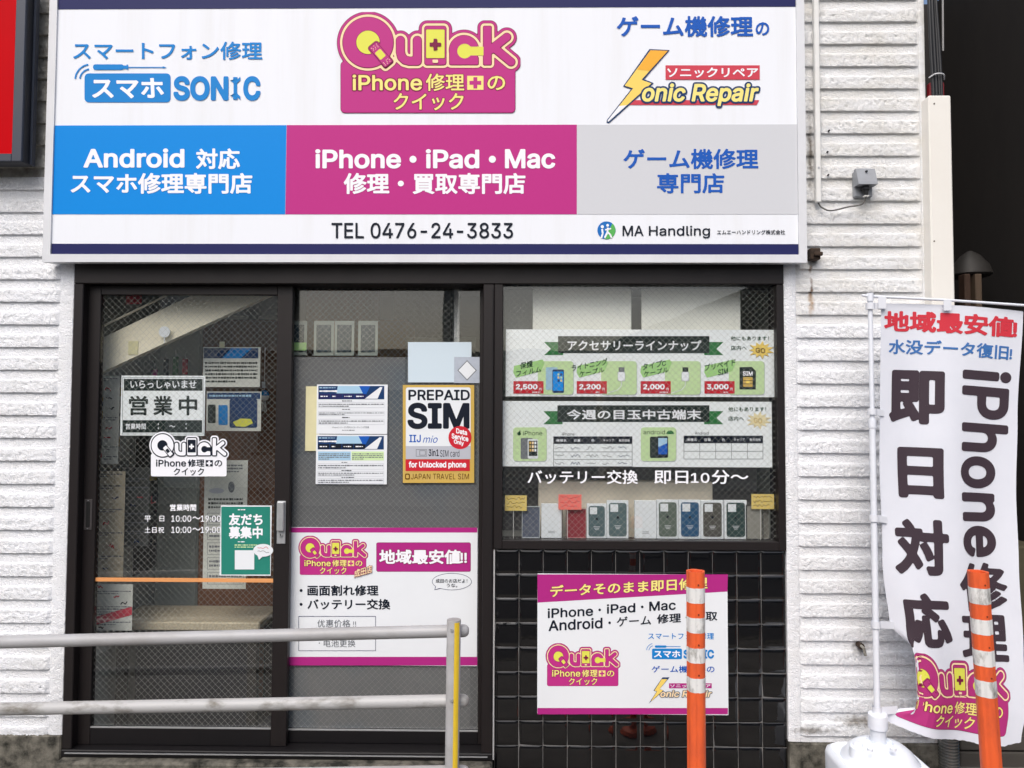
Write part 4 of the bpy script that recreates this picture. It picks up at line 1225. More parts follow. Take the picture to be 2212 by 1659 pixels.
# large poster
zp = lambda x, y: (592.5 + x / 2.954, 1097.2 + y / 2.954)
o = sheet('repair_poster', 624.8, 1139.7, 1031, 1437.4, YGR - .003, P_paper, 'large white poster with magenta bands on the right door behind the rail', 'poster', .002)
p = Print(YGR - .003, .0004)
p.rect(624.8, 1139.7, 1031, 1150.3, P_mag2, 0); p.rect(624.8, 1418.8, 1031, 1437.4, P_mag2, 0)
logo(p, 645, 1158, 794.6, 1241.8, PAL, 0)
p.text('成田店', *zp(512, 378), *zp(625, 428), P_cream, 6, .02, slope=.3, out=P_plum, outw=.05)
a, b = zp(653, 222), zp(1252, 405)
p.rrect(a[0] - .7, a[1] - .7, b[0] + .7, b[1] + .7, 4, P_plum, 0); p.rrect(*a, *b, 3.6, P_mag2, .6)
p.text('地域最安値!!', *zp(670, 265), *zp(1230, 358), P_txtw, 2.4, .04, out=P_plum, outw=.03)
p.text('・', *zp(162, 517), *zp(181, 536), P_blk, 1, .02); p.text('画面割れ修理', *zp(212, 492), *zp(665, 560), P_blk, 1, .03)
p.text('・', *zp(162, 605), *zp(181, 624), P_blk, 1, .02); p.text('バッテリー交換', *zp(212, 580), *zp(740, 648), P_blk, 1, .03)
p.frame(*zp(155, 690), *zp(648, 912), 1.0, P_navy, 1)
p.text('优惠价格 !!', *zp(275, 712), *zp(522, 762), P_mid, 1, .006); p.text('电池更换', *zp(315, 842), *zp(518, 888), P_mid, 1, .006); p.ell(*zp(288, 862), 1.3, 1.3, P_mid, 1)
c = zp(1133, 470)
p.ell(c[0], c[1], 43, 18.4, P_navy, .6); p.poly([zp(1030, 490), zp(1022, 524), zp(1075, 512)], P_navy, .8); p.ell(c[0], c[1], 42, 17.4, P_paper, 1.4); p.poly([zp(1034, 492), zp(1027, 519), zp(1072, 507)], P_paper, 1.6)
p.text('成田のお店だよ！', *zp(1030, 452), *zp(1232, 478), P_blk, 2.4, .02); p.text('うな。', *zp(1100, 482), *zp(1168, 506), P_blk, 2.4, .02)
p.build('print', o)

# ------------------------------------------------------------------ window banners
YW = .0285
zw = lambda x, y: (1069.8 + x / 3.5683, 696.7 + y / 3.5683)
def ribbon(p, x0, y0, x1, y1, body):
    for s_, xe in ((-1, x0), (1, x1)):
        p.poly([zw(xe + s_ * -40, y0 + 45), zw(xe + s_ * 108, y0 + 45), zw(xe + s_ * 55, y0 + 98), zw(xe + s_ * 108, y0 + 146), zw(xe + s_ * -40, y0 + 146)], P_rib, .4)
    p.rect(*zw(x0, y0), *zw(x1, y1), P_dkgreen, 1)
    p.text(body, *zw(x0 + 72, y0 + 32), *zw(x1 - 62, y1 - 18), P_txtw, 2, .03)
def burst(p, x, y, r, m1, m2):
    pts = []
    for k in range(22):
        t = 2 * math.pi * k / 22; rr = r * (1.0 if k % 2 else .62) * (1.12 if k % 4 == 1 else 1)
        pts.append(zw(x + rr * math.cos(t) * 1.15, y + rr * math.sin(t) * .8))
    p.poly([(2 * 0 + u_, v_ + .8) for u_, v_ in pts], m2, .8); p.poly(pts, m1, 1.3)
o = sheet('accessory_banner', 1092.5, 712, 1672, 857, YW, P_board, 'upper window banner with green ribbon and four red price boxes', 'banner', .002)
p = Print(YW, .0004)
ribbon(p, 484, 105, 1650, 236, 'アクセサリーラインナップ')
p.text('他にもあります！', *zw(1815, 105), *zw(2108, 140), P_dgt, 1, .02); p.text('店内へ', *zw(1815, 178), *zw(1938, 214), P_dgt, 1, .02)
burst(p, 2048, 212, 80, P_amber, P_goldt); p.text('GO', *zw(2006, 196), *zw(2080, 236), P_goldt, 2, .02, slope=-.1)
for i, (x, ln, pr) in enumerate(((140, ('保護', 'フィルム'), '2,500'), (628, ('ライトニング', 'ケーブル'), '2,200'), (1120, ('タイプC', 'ケーブル'), '2,000'), (1612, ('プリペイド', 'SIM'), '3,000'))):
    p.rrect(*zw(x + 190, 300), *zw(x + 466, 562), 7, P_sgrey, .2); p.rrect(*zw(x + 188, 298), *zw(x + 462, 556), 7, P_lime, .6)
    p.poly([zw(x + 5, 335), zw(x + 225, 285), zw(x + 240, 310), zw(x + 215, 375), zw(x + 20, 425), zw(x - 2, 385)], P_limed, 1.1)
    d = -40 if i in (1,) else (0)
    w1 = {0: (50, 150), 1: (-40, 235), 2: (12, 195), 3: (0, 240)}[i]; w2 = {0: (20, 215), 1: (20, 212), 2: (25, 215), 3: (105, 180)}[i]
    p.text(ln[0], *zw(x + w1[0], 300), *zw(x + w1[1], 352), P_dgt, 2, .02, slope=.2); p.text(ln[1], *zw(x + w2[0], 356), *zw(x + w2[1], 402), P_dgt, 2, .02, slope=.2)
    p.rect(*zw(x, 452), *zw(x + 232, 548), P_red, 1.8)
    p.text(pr, *zw(x + 18, 474), *zw(x + 186, 524), P_txtw, 2.5, .045); p.text('円', *zw(x + 198, 504), *zw(x + 216, 524), P_txtw, 2.5, .02); p.fine(*zw(x + 145, 530), *zw(x + 225, 544), P_txtw, 1, 2.5, seed=i)
    cx_ = x + 345
    if i == 0:
        p.rrect(*zw(cx_ - 95, 345), *zw(cx_ - 5, 520), 3, P_palebl, 1.6); p.rrect(*zw(cx_ - 45, 362), *zw(cx_ + 45, 542), 3, P_deepbl, 1.8); p.rect(*zw(cx_ - 40, 378), *zw(cx_ + 40, 526), P_blue, 2.4)
        for k in range(6): p.rect(*zw(cx_ - 5 + 22 * (k % 2), 392 + 24 * (k // 2)), *zw(cx_ + 9 + 22 * (k % 2), 408 + 24 * (k // 2)), (P_lime, P_navy, P_amber)[k % 3], 3)
    elif i in (1, 2):
        p.rect(*zw(cx_ - 22, 345), *zw(cx_ + 22, 385), P_mid if i == 1 else P_dkgreen, 1.6); p.rrect(*zw(cx_ - 30, 380), *zw(cx_ + 28, 452), 2, P_sgrey, 1.9); p.rrect(*zw(cx_ - 27, 383), *zw(cx_ + 25, 449), 2, P_paper, 2.4)
        p.line([zw(cx_, 452), zw(cx_ - 2, 490), zw(cx_ - 30, 520), zw(cx_ - 110, 545)], 1.6, P_paper, 2)
    else:
        p.poly([zw(cx_ - 75, 345), zw(cx_ + 20, 342), zw(cx_ + 52, 375), zw(cx_ + 50, 516), zw(cx_ - 75, 516)], P_dkgreen, 1.6)
        p.text('SIM', *zw(cx_ - 50, 376), *zw(cx_ + 26, 410), P_txtw, 2.4, .03)
        p.rrect(*zw(cx_ - 48, 420), *zw(cx_ + 26, 496), 2, P_gold, 2.4); p.rect(*zw(cx_ - 26, 440), *zw(cx_ + 4, 470), P_amber, 3)
        for k in (445, 470): p.rect(*zw(cx_ - 48, k), *zw(cx_ + 26, k + 4), P_dkgreen, 3.3)
p.build('print', o)
o = sheet('phone_banner', 1085.5, 867, 1667.5, 1008.5, YW, P_board, 'lower window banner with green ribbon and two price tables', 'banner', .002)
p = Print(YW, .0004)
ribbon(p, 479, 638, 1650, 766, '今週の目玉中古端末')
p.text('他にもあります！', *zw(1795, 650), *zw(2088, 686), P_dgt, 1, .02); p.text('店内へ', *zw(1795, 722), *zw(1916, 758), P_dgt, 1, .02)
burst(p, 2030, 752, 78, mat('print_faded_cream', (240, 226, 182), .4), P_gold); p.text('GO', *zw(1992, 736), *zw(2056, 776), P_gold, 2, .01, slope=-.1)
for x0_, x1_, nm in ((138, 396, 'iPhone'), (1122, 1394, 'android')):
    p.rrect(*zw(x0_ + 3, 812), *zw(x1_ + 3, 1074), 7, P_sgrey, .2); p.rrect(*zw(x0_, 808), *zw(x1_, 1068), 7, P_lime, .6)
p.text('iPhone', *zw(215, 835), *zw(362, 870), P_dgt, 1.3, .0)
p.ell(*zw(184, 856), 4.0, 4.2, P_dgt, 1.3); p.ell(*zw(190, 838), 1.2, 1.8, P_dgt, 1.3); p.ell(*zw(199, 850), 1.4, 1.4, P_lime, 1.9)
p.text('android', *zw(1142, 828), *zw(1308, 862), P_dgt, 1.3, .0)
p.poly([zw(1348 + 30 * math.cos(t), 860 + 28 * math.sin(t)) for t in [math.pi + math.pi * k / 12 for k in range(13)]], P_rib, 1.3)
p.rrect(*zw(196, 890), *zw(290, 1052), 3, P_mid, 1.3); p.rrect(*zw(250, 898), *zw(330, 1050), 3, P_paper, 1.9); p.rect(*zw(258, 912), *zw(324, 1028), P_dkgreen, 2.5)
for k in range(9): p.rect(*zw(262 + 20 * (k % 3), 918 + 28 * (k // 3)), *zw(277 + 20 * (k % 3), 938 + 28 * (k // 3)), (P_gold, P_paper, P_cream)[(k * 2) % 3], 3)
p.rrect(*zw(1192, 880), *zw(1290, 1044), 3, P_dkgreen, 1.3); p.rrect(*zw(1248, 876), *zw(1332, 1042), 3, P_blk, 1.9); p.rect(*zw(1256, 890), *zw(1325, 1016), P_palebl, 2.5); p.poly([zw(1256, 960), zw(1325, 930), zw(1325, 1016), zw(1256, 1016)], P_roy, 3)
p.text('iPhone', *zw(515, 848), *zw(610, 872), P_blk, 1, 0.0); p.text('Android', *zw(1538, 842), *zw(1644, 864), P_blk, 1, 0.0)
cols = ('機種名', '容量', '色', 'キャリア', '販売価格')
for x0_, x1_, ys, n in ((448, 1056, (878, 935, 995, 1053, 1108), 1), (1452, 2064, (872, 930, 990, 1050), 0)):
    p.rect(*zw(x0_, ys[0]), *zw(x1_, ys[1]), P_blk, 1)
    cw = (x1_ - x0_) / 5
    for k, t_ in enumerate(cols):
        xc = x0_ + cw * (k + .5); hw = min(42, 13 * len(t_))
        p.text(t_, *zw(xc - hw, ys[0] + 20), *zw(xc + hw, ys[1] - 16), P_txtw, 1.6, .01)
    for y in ys[2:]: p.rect(*zw(x0_, y), *zw(x1_, y + 3.5), P_mid, 1)
    for x in (x0_, x1_ - 3): p.rect(*zw(x, ys[1]), *zw(x + 3.5, ys[-1]), P_mid, 1.3)
    if not n:
        for k in range(1, 5): p.rect(*zw(x0_ + cw * k, ys[1]), *zw(x0_ + cw * k + 3, ys[-1]), P_mid, 1.3)
    else:
        for r_ in range(3):
            for k in range(5):
                xs = x0_ + cw * k + 12
                p.scribble(*zw(xs, ys[r_ + 1] + 20), *zw(xs + random.uniform(50, 92), ys[r_ + 1] + 44), P_deepbl if k in (1, 4) else P_mid, 1.6, seed=r_ * 7 + k, w=.9)
p.build('print', o)
t = thing('battery_lettering', (at(1380, 1048, .0195)[0], .0195, at(1380, 1048, .0195)[1]), 'white vinyl lettering across the window above the phone cases', 'lettering')
p = Print(.02, .0006); p.text('バッテリー交換', *(1042.4 + 255 / 2.6294, 576 + 1155 / 2.6294), *(1042.4 + 882 / 2.6294, 576 + 1235 / 2.6294), P_txtw, 0, .02); p.build('lettering', t)
p = Print(.02, .0006); p.text('即日10分～', *(1042.4 + 975 / 2.6294, 576 + 1155 / 2.6294), *(1042.4 + 1510 / 2.6294, 576 + 1235 / 2.6294), P_txtw, 0, .02); p.build('lettering', t)

# ------------------------------------------------------------------ poster on the tiles
zt_ = lambda x, y: (1042.4 + x / 3.2735, 1152 + y / 3.2735)
YT = -.004
o = sheet('tile_poster', 1160.8, 1240.6, 1572.4, 1543, YT, P_paper, 'white and magenta repair poster mounted on the black tiles', 'poster', .006)
p = Print(YT, .0004)
p.poly([(1160.9, 1240.7), (1572.3, 1240.7), zt_(1731, 412), zt_(389, 490)], P_mag2, 0)
p.rect(1160.9, *zt_(0, 1235)[1:], 1572.3, 1542.9, P_mag2, 0)
p.text('データそのまま即日修理', *zt_(478, 338), *zt_(1590, 422), P_creamy, 1.6, .03, slope=.055, out=P_plum, outw=.03)
p.text('iPhone', *zt_(460, 522), *zt_(782, 592), P_blk, 1, .02, slope=.055); p.text('iPad', *zt_(878, 496), *zt_(1080, 564), P_blk, 1, .02, slope=.055); p.text('Mac', *zt_(1178, 478), *zt_(1366, 546), P_blk, 1, .02, slope=.055)
p.ell(*zt_(828, 541), 2.8, 2.8, P_blk, 1); p.ell(*zt_(1129, 520), 2.8, 2.8, P_blk, 1)
p.text('Android', *zt_(466, 604), *zt_(848, 682), P_blk, 1, .02, slope=.055); p.ell(*zt_(898, 632), 2.8, 2.8, P_blk, 1); p.text('ゲーム', *zt_(948, 584), *zt_(1192, 654), P_blk, 1, .02, slope=.055)
p.text('修理・買取', *zt_(1232, 560), *zt_(1660, 628), P_blk, 1, .025, slope=.055)
logo(p, *zt_(447, 780), *zt_(972, 1080), PAL, 0)
p.text('スマートフォン修理', *zt_(1170, 703), *zt_(1636, 750), P_sky, 1, .012)
p.rrect(*zt_(1198, 815), *zt_(1410, 890), 3, P_sky, 0); p.text('スマホ', *zt_(1212, 828), *zt_(1398, 878), P_txtw, 1, .04); p.text('SONIC', *zt_(1420, 822), *zt_(1636, 886), P_sky, 1, .045)
p.rrect(*zt_(1218, 792), *zt_(1300, 808), 2, P_sky, 1); p.rect(*zt_(1300, 798), *zt_(1400, 802), P_sky, 1)
for rr in (16, 11): 
    cc = (zt_(1212, 830)); p.line([(cc[0] + rr * math.cos(math.radians(185 + 8 * k)), cc[1] + rr * math.sin(math.radians(185 + 8 * k))) for k in range(10)], 1.2, P_sky, 1)
p.text('ゲーム機修理の', *zt_(1195, 935), *zt_(1640, 985), P_roy, 1, .015)
bq = [(1272, 1018), (1322, 1018), (1252, 1100), (1282, 1112), (1176, 1202), (1230, 1118), (1208, 1112)]
p.poly([zt_(*q) for q in bq], P_deepbl, 1); p.poly([zt_(1245 + (x - 1245) * .8, 1105 + (y - 1105) * .86) for x, y in bq], P_amber, 1.6)
p.rect(*zt_(1318, 1060), *zt_(1620, 1095), P_mag2, 1); p.text('ソニックリペア', *zt_(1326, 1066), *zt_(1612, 1090), P_txtw, 1.6, .02)
p.text('onic Repair', *zt_(1256, 1110), *zt_(1620, 1168), P_cream, 2.6, .02, shear=.18, out=P_mid, outw=.06)
p.build('print', o)

# ------------------------------------------------------------------ inside the shop, behind the left door
cream = mat('cream_reflection', (244, 236, 212), 0.6, var=0.15, vscale=2)
def slab(name, uv, Y, th, m, label, cat):
    q = MB(); q.prism([at(u, v, Y) for u, v in uv], Y, Y + th, m)
    return q.build(name, None, label=label, cat=cat)
slab('reflection_slab', [(150, 836), (150, 764), (416, 637), (560, 568), (735, 568), (582.6, 637)], .14, .04, cream, 'cream sloping slab built as the street reflection in the left door glass', 'reflection')  # solid slab added in place of a street reflection on the door glass
q = MB(); q.tube([p3(180, 725, .15), p3(420, 609, .15)], .005, cream, 10)  # tube added for the thin second line of that reflection
q.build('reflection_line', None, label='thin cream line of the street reflection, built as a tube above the slab', cat='reflection_line')
x0, x1, z0, z1 = rect(432, 690, 606, 1300, .62)
q = MB(); q.box(x0, x1, .62, .66, .1, z1, wood, .004); q.build('wood_panel', None, label='brown wooden panel standing inside behind the left door', cat='panel')
x0, x1, z0, z1 = rect(336, 690, 430, 1300, .8)
q = MB(); q.box(x0, x1, .8, .84, .1, z1, mat('grey_locker', (168, 176, 170), .5, var=.3, vscale=2), .01); q.build('grey_cabinet', None, label='tall grey cabinet beside the brown panel inside', cat='cabinet')
dim_pap = mat('dim_paper', (222, 224, 216), .6, var=.25, vscale=9)
o = sheet('inside_notice', 438.5, 750, 562, 836, .3, dim_pap, 'laminated notice with dark blue header hanging inside the left door', 'notice', .002)
p = Print(.3, .0005); p.rect(440, 752, 558, 774, P_deepbl, 0); p.poly([(500, 752), (545, 752), (520, 774), (480, 774)], P_sky, .6); p.fine(443, 780, 556, 828, P_dkgreen, 6, 1, seed=12); p.build('print', o)
o = sheet('inside_poster', 446, 846, 564, 931, .3, dim_pap, 'phone poster with three dark panels hanging inside the left door', 'poster', .002)
p = Print(.3, .0005); p.rect(448, 848, 562, 862, P_deepbl, 0); p.fine(452, 851, 556, 859, P_palebl, 1, 1, seed=2)
p.rrect(449, 874, 466, 914, 3, P_dkgreen, 1); p.rrect(472, 875, 492, 918, 2, P_sky, 1); p.rrect(496, 862, 556, 924, 4, P_deepbl, 1); p.poly([(503, 912), (520, 904), (542, 905), (547, 914), (530, 922), (510, 921)], P_yel, 1.6)
p.build('print', o)
o = sheet('long_notice', 440, 994, 533, 1272, .27, dim_pap, 'long crinkled white notice hanging low behind the left door', 'notice', .002)
p = Print(.27, .0005); p.fine(450, 1002, 525, 1022, P_mid, 3, 1, seed=3); p.ell(500, 1052, 7, 12, P_mid, 1); p.ell(468, 1060, 16, 6, P_sgrey, 1); p.fine(450, 1074, 525, 1100, P_dkgreen, 3, 1, seed=6)
for v in (1108, 1140, 1172, 1204, 1236): p.frame(448, v, 526, v + 26, .8, P_mid, 1); p.fine(452, v + 4, 522, v + 22, P_mid, 2, 1, seed=int(v))
p.build('print', o)
for u0, v0, u1, v1, Y, m_, lab, sd_ in ((222, 812, 257, 1002, .21, dim_pap, 'narrow pale notice at the left edge behind the open plate', 41), (212, 1018, 268, 1246, .2, mat('tan_poster', (196, 184, 160), .5, var=.5, vscale=12, dark=(120, 106, 90)), 'tan poster with dark brush marks left of the opening hours', 42), (207, 1262, 286, 1362, .19, dim_pap, 'white poster with red band low at the left behind the door', 43), (262, 1010, 322, 1180, .36, mat('slate_poster', (96, 98, 96), .5, var=.6, vscale=10), 'slate grey poster behind the white logo sticker', 44)):
    o = sheet('door_notice', u0, v0, u1, v1, Y, m_, lab, 'notice', .002)
    rg = random.Random(sd_); p = Print(Y, .0005)
    for k in range(9):
        a_, c_ = rg.uniform(u0 + 2, u1 - 16), v0 + (v1 - v0) * (k + .15) / 9
        if rg.random() < .5: p.fine(u0 + 3, c_, u1 - 3, c_ + 10, P_mid, 2, 1, seed=sd_ + k)
        else: p.scribble(a_, c_, a_ + rg.uniform(10, 15), c_ + rg.uniform(6, 14), (P_blk, P_deepbl, P_red)[rg.randrange(3)], 1, sd_ + k, 2.2)
    if sd_ == 43: p.poly([(u0 + .5, v1 - 30), (u1 - .5, v1 - 52), (u1 - .5, v1 - 34), (u0 + .5, v1 - 12)], P_redl, 1.8)
    p.build('print', o)
# posters on the left inner wall (they run away from the viewer)
def wall_poster(y0, y1, v0, v1, m, label, seed, marks):
    x = XL - .018
    ym = (y0 + y1) / 2
    # find z from the pixel rows at this wall
    def zat(v):
        k = (CAM.y * -1 + ym)
        return CAM.z - (v - 891) * k / F
    t = thing('wall_poster', (x, ym, zat(v1)), label, 'poster')
    MB().box(x, x + .002, y0, y1, zat(v1), zat(v0), m).build('sheet', t)
    rg = random.Random(seed); q = MB()
    for k in range(marks):
        a = y0 + (y1 - y0) * rg.uniform(.08, .75); c = zat(v1) + (zat(v0) - zat(v1)) * rg.uniform(.05, .88)
        w, h = rg.uniform(.02, .1), rg.uniform(.01, .05)
        q.box(x + .0021 + k * .0002, x + .0026 + k * .0002, a, min(a + w, y1 - .005), c, c + h, (P_blk, P_red, P_mid, P_deepbl, P_gold)[rg.randrange(5)])
    q.build('print', t)
wall_poster(.17, .5, 812, 1000, dim_pap, 'pale poster with dark print high on the inner left wall', 3, 14)
wall_poster(.17, .42, 1016, 1250, mat('grey_poster', (150, 150, 142), .5, var=.4, vscale=8), 'grey poster with brush lettering in the middle of the inner left wall', 5, 16)
wall_poster(.17, .55, 1268, 1400, dim_pap, 'white and red poster low on the inner left wall', 9, 14)
wall_poster(.56, .9, 860, 1230, mat('dark_poster', (70, 66, 62), .5, var=.6, vscale=7), 'dark poster deeper inside on the inner left wall', 11, 10)
# low table
tzt = .62
x0 = XL + .02; x1 = at(592, 1300, .5)[0]
tb = thing('low_table', ((x0 + x1) / 2, .8, .1), 'low speckled beige table inside the left door', 'table')
MB().box(x0, x1, .3, .6, tzt - .04, tzt, mat('speckled_top', (214, 204, 180), .6, var=.8, vscale=90, dark=(160, 142, 118)), .006).build('tabletop', tb)
for xx in (x0 + .04, x1 - .04):
    for yy in (.34, .56):
        MB().box(xx - .02, xx + .02, yy - .02, yy + .02, .1, tzt - .0405, mat('dark_leg', (40, 36, 34), .6)).build('leg', tb)
MB().box(x0 + .07, x1 - .07, .4, .42, .1, tzt - .0405, mat('table_dark_fill', (34, 34, 40), .6)).build('dark_filler', tb)  # dark board added so the space under the tabletop looks dark
# keyring with a plain blue and white charm
xx, zz = at(571, 855, .42)
kr = thing('keyring_charm', (xx, .42, at(571, 905, .42)[1]), 'blue and white round charm hanging on a cord inside the left door', 'charm')
MB().tube([(xx, .42, at(571, 752, .42)[1]), (xx, .42, zz + .02)], .0012, pvc, 6).build('cord', kr)
a0 = at(571, 832, .42)[1]
MB().lathe(xx, .42, [(.004, zz - .024), (.018, zz - .018), (.022, zz - .004), (.021, zz)], pvc, 18).build('lower_half', kr, smooth=True)
MB().lathe(xx, .42, [(.021, zz + .0003), (.022, zz + .008), (.016, zz + .022), (.004, zz + .027)], P_sky, 18).build('upper_half', kr, smooth=True)
MB().box(xx - .012, xx + .004, .418, .421, zz + .038, zz + .068, P_paper).build('name_tag', kr)
for k in (-.006, .0, .006): MB().tube([(xx + k, .42, zz - .026), (xx + k * 1.6, .42, zz - .075)], .0016, pvc, 6).build('tassel', kr)
# round paper fan, notes and other small things behind the door glass
xx, zz = at(355, 717, .12)
q = MB(); q.tube([(xx, .12, zz), (xx, .124, zz)], .025, P_paper, 24); q.box(xx - .002, xx + .002, .121, .123, zz - .05, zz - .026, P_paper)
q.build('paper_fan', None, label='small round white paper fan hanging in front of the cream reflection slab', cat='fan')
for nm, u0, v0, u1, v1, Y, m, lab in (('memo_note', 277, 737, 298, 766, .137, P_ylwpap, 'faded yellow memo note on the cream reflection slab'),
        ('memo_note', 474, 738, 485, 751, .29, P_ylwpap, 'tiny yellow memo note above the dark blue notice inside'),
        ('red_card', 272, 634, 306, 657, .16, P_red, 'red card hanging at the top left inside the door'),
        ('shelf_label', 492, 682, 536, 695, .7, dim_pap, 'left grey shelf label at the top inside the door'),
        ('shelf_label', 557, 683, 600, 696, .7, dim_pap, 'right grey shelf label at the top inside the door')):
    x0, x1, z0, z1 = rect(u0, v0, u1, v1, Y)
    q = MB(); q.box(x0, x1, Y, Y + .002, z0, z1, m); q.build(nm, None, label=lab, cat='card' if nm == 'red_card' else ('note' if nm == 'memo_note' else 'label'))
rg = random.Random(4)
for i, (u, v, w, h, m, nm) in enumerate(((372, 770, 12, 40, P_rib, 'green'), (393, 775, 11, 34, P_red, 'orange red'), (352, 775, 10, 46, P_blk, 'black'), (326, 798, 12, 22, P_mag, 'pink'), (310, 780, 22, 44, P_dkgreen, 'dark brownish'))):
    x0, x1, z0, z1 = rect(u, v, u + w, v + h, .45)
    q = MB(); q.box(x0, x1, .45, .465, z0, z1, m, .003); q.box((x0 + x1) / 2 - .002, (x0 + x1) / 2 + .002, .455, .46, z1, z1 + .03, steel)
    q.build('hanging_pack', None, label='%s hanging accessory pack deep inside the left door' % nm, cat='pack')

# ------------------------------------------------------------------ inside, behind the right door
for i, (u0, u1, v1) in enumerate(((628, 663, 767), (678, 721, 768), (722.6, 765, 768), (773.6, 816, 768))):
    Y = .12 + .006 * (i % 2)
    x0, x1, z0, z1 = rect(u0, 693, u1, v1, Y)
    t = thing('film_pack', ((x0 + x1) / 2, Y, z0), ('leftmost', 'second from left', 'third from left', 'rightmost')[i] + ' of the four shiny film packs above the grey film', 'pack', 'film packs hanging behind the right door')
    MB().box(x0, x1, Y, Y + .002, z0, z1, mat('foil_card', (150, 158, 150), .35, var=.3, vscale=20)).build('card', t)
    MB().box(x0 + .012, x1 - .012, Y - .004, Y - .0003, z0 + .015, z1 - .018, mat('dark_film_sheet', (52, 66, 74), .12, bump=.5, bscale=45), .002).build('film_sheet', t)
    if i == 0:
        MB().box(x0 + .01, x1, Y - .007, Y - .0045, z0 + .02, z0 + .055, P_limed).build('price_label', t)
x0, x1, z0, z1 = rect(660, 600, 1000, 800, 1.3)
q = MB(); q.box(x0, at(800, 700, 1.3)[0], 1.3, 1.6, .1, z1 + .3, wood, .01); q.build('brown_cupboard', None, label='brown cupboard seen through the top of the right door', cat='cupboard')
q = MB(); q.box(at(815, 700, 1.0)[0], at(880, 700, 1.0)[0], 1.0, 1.3, .1, at(850, 690, 1.0)[1], mat('cardboard', (150, 112, 74), .8, var=.3, vscale=5), .006); q.build('cardboard_box', None, label='cardboard box behind the film packs in the shop', cat='box')
q = MB(); q.box(at(850, 700, 1.5)[0], at(975, 700, 1.5)[0], 1.5, 1.55, 1.2, 2.45, mat('grid_panel', (140, 140, 128), .6, var=.5, vscale=30), .004); q.build('grid_panel', None, label='pale panel at the back behind the right door', cat='panel')
x0, x1, z0, z1 = rect(981, 560, 993, 742, .2)
q = MB(); q.box(x0, x1, .2, .21, z0, 2.44, pvc, .002); q.build('white_strip', None, label='white vertical strip at the upper right of the right door', cat='strip')

# ------------------------------------------------------------------ inside the display window
board = mat('cream_board', (248, 248, 238), .6, var=.2, vscale=2)
for u0, u1, lab in ((1150.8, 1363.8, 'left of the two cream blank boards at the top of the window'), (1385.8, 1599.6, 'right of the two cream blank boards at the top of the window')):
    x0, x1, z0, z1 = rect(u0, 590, u1, 735, .102)
    q = MB(); q.box(x0, x1, .102, .11, z0, z1, board, .002); q.build('blank_board', None, label=lab, cat='board')
x0, x1, z0, z1 = rect(1060, 560, 1155, 860, .2)
q = MB(); q.box(x0, x1, .2, .21, z0, z1, mat('grey_board', (140, 146, 140), .6)); q.build('grey_board', None, label='grey board behind the left cream board in the window', cat='board')
zsh = gwz0 - .012
q = MB(); q.box(gwx0 - .02, gwx1 + .02, .101, .338, zsh - .03, zsh, mat('shelf_white', (196, 196, 190), .5)); q.build('display_shelf', None, label='pale display shelf carrying the phone cases in the window', cat='shelf')
x0, x1, _, z1 = rect(1163, 1050, 1540, 1160, .14)
q = MB(); q.box(x0, x1, .14, .22, zsh + .0005, z1 + .02, mat('beige_carton', (232, 222, 204), .8, var=.3, vscale=5), .004); q.build('beige_carton', None, label='long beige carton behind the phone cases on the shelf', cat='box')
q = MB(); q.box(gwx0 - .02, gwx1 + .02, .34, .37, .1, zsh + .45, mat('dark_partition', (112, 110, 112), .7, var=.4, vscale=2)); q.build('dark_partition', None, label='dark partition behind the window display', cat='partition')
zc_ = lambda x, y: (1069.8 + x / 3.5683, 1014.9 + y / 3.5683)
YC = .05
def casebox(x0p, x1p, top, col, nm, case):
    u0, v0 = zc_(x0p, top); u1, v1 = zc_(x1p, 524)
    x0, x1, _, z1 = rect(u0, v0, u1, v1, YC)
    z0 = gwz0 + .0008
    t = thing('case_box', ((x0 + x1) / 2, YC, z0), nm, 'case box', 'boxed phone cases on the window shelf')
    MB().box(x0, x1, YC, YC + .018, z0, z1, P_paper, .0015).build('carton', t)
    if case:
        w, h = x1 - x0, z1 - z0
        a, b_, c, d = x0 + .09 * w, x1 - .09 * w, z0 + .06 * h, z1 - .06 * h
        pr = []
        r_ = .011
        for cx_, cz_, a0_ in ((b_ - r_, d - r_, 0), (a + r_, d - r_, 90), (a + r_, c + r_, 180), (b_ - r_, c + r_, 270)):
            for k in range(5):
                tt = math.radians(a0_ + 22.5 * k); pr.append((cx_ + r_ * math.cos(tt), cz_ + r_ * math.sin(tt)))
        MB().prism(pr, YC - .002, YC - .0002, col).build('case', t)
        MB().box(a + .006, a + .006 + .36 * w, YC - .0034, YC - .0021, d - .006 - .2 * h, d - .006, P_paper, .0008).build('camera_cutout', t)
        xm_ = (a + b_) / 2; lp = Print(YC, .0026)
        lg = MB(); lg.prism([(xm_ + .0055 * math.cos(k), c + .5 * h + .006 * math.sin(k)) for k in [i * .5 for i in range(13)][:12]], YC - .0026, YC - .0022, P_blk); lg.build('logo', t)
        fp = MB()
        for k in range(3): fp.box(xm_ - .014 + .003 * k, xm_ + .014 - .003 * k, YC - .0026, YC - .0022, c + .27 * h - k * .006, c + .27 * h + .0018 - k * .006, P_txtw)
        fp.build('small_print', t)
    else:
        xm_ = (x0 + x1) / 2; fp = MB()
        for k in range(2): fp.box(xm_ - .014, xm_ + .014, YC - .0006, YC - .0002, z0 + .028 - k * .006, z0 + .03 - k * .006, P_mid)
        fp.build('small_print', t)
cm = lambda n, c: mat(n, c, .35, var=.2, vscale=12)
casebox(355, 512, 262, None, 'white box beside the dark clear case, no case showing', False)
casebox(705, 858, 262, cm('case_slate', (84, 104, 108)), 'smaller box with a slate grey-green phone case', True)
casebox(861, 1027, 237, cm('case_slate2', (90, 110, 112)), 'taller box with a slate grey-green phone case', True)
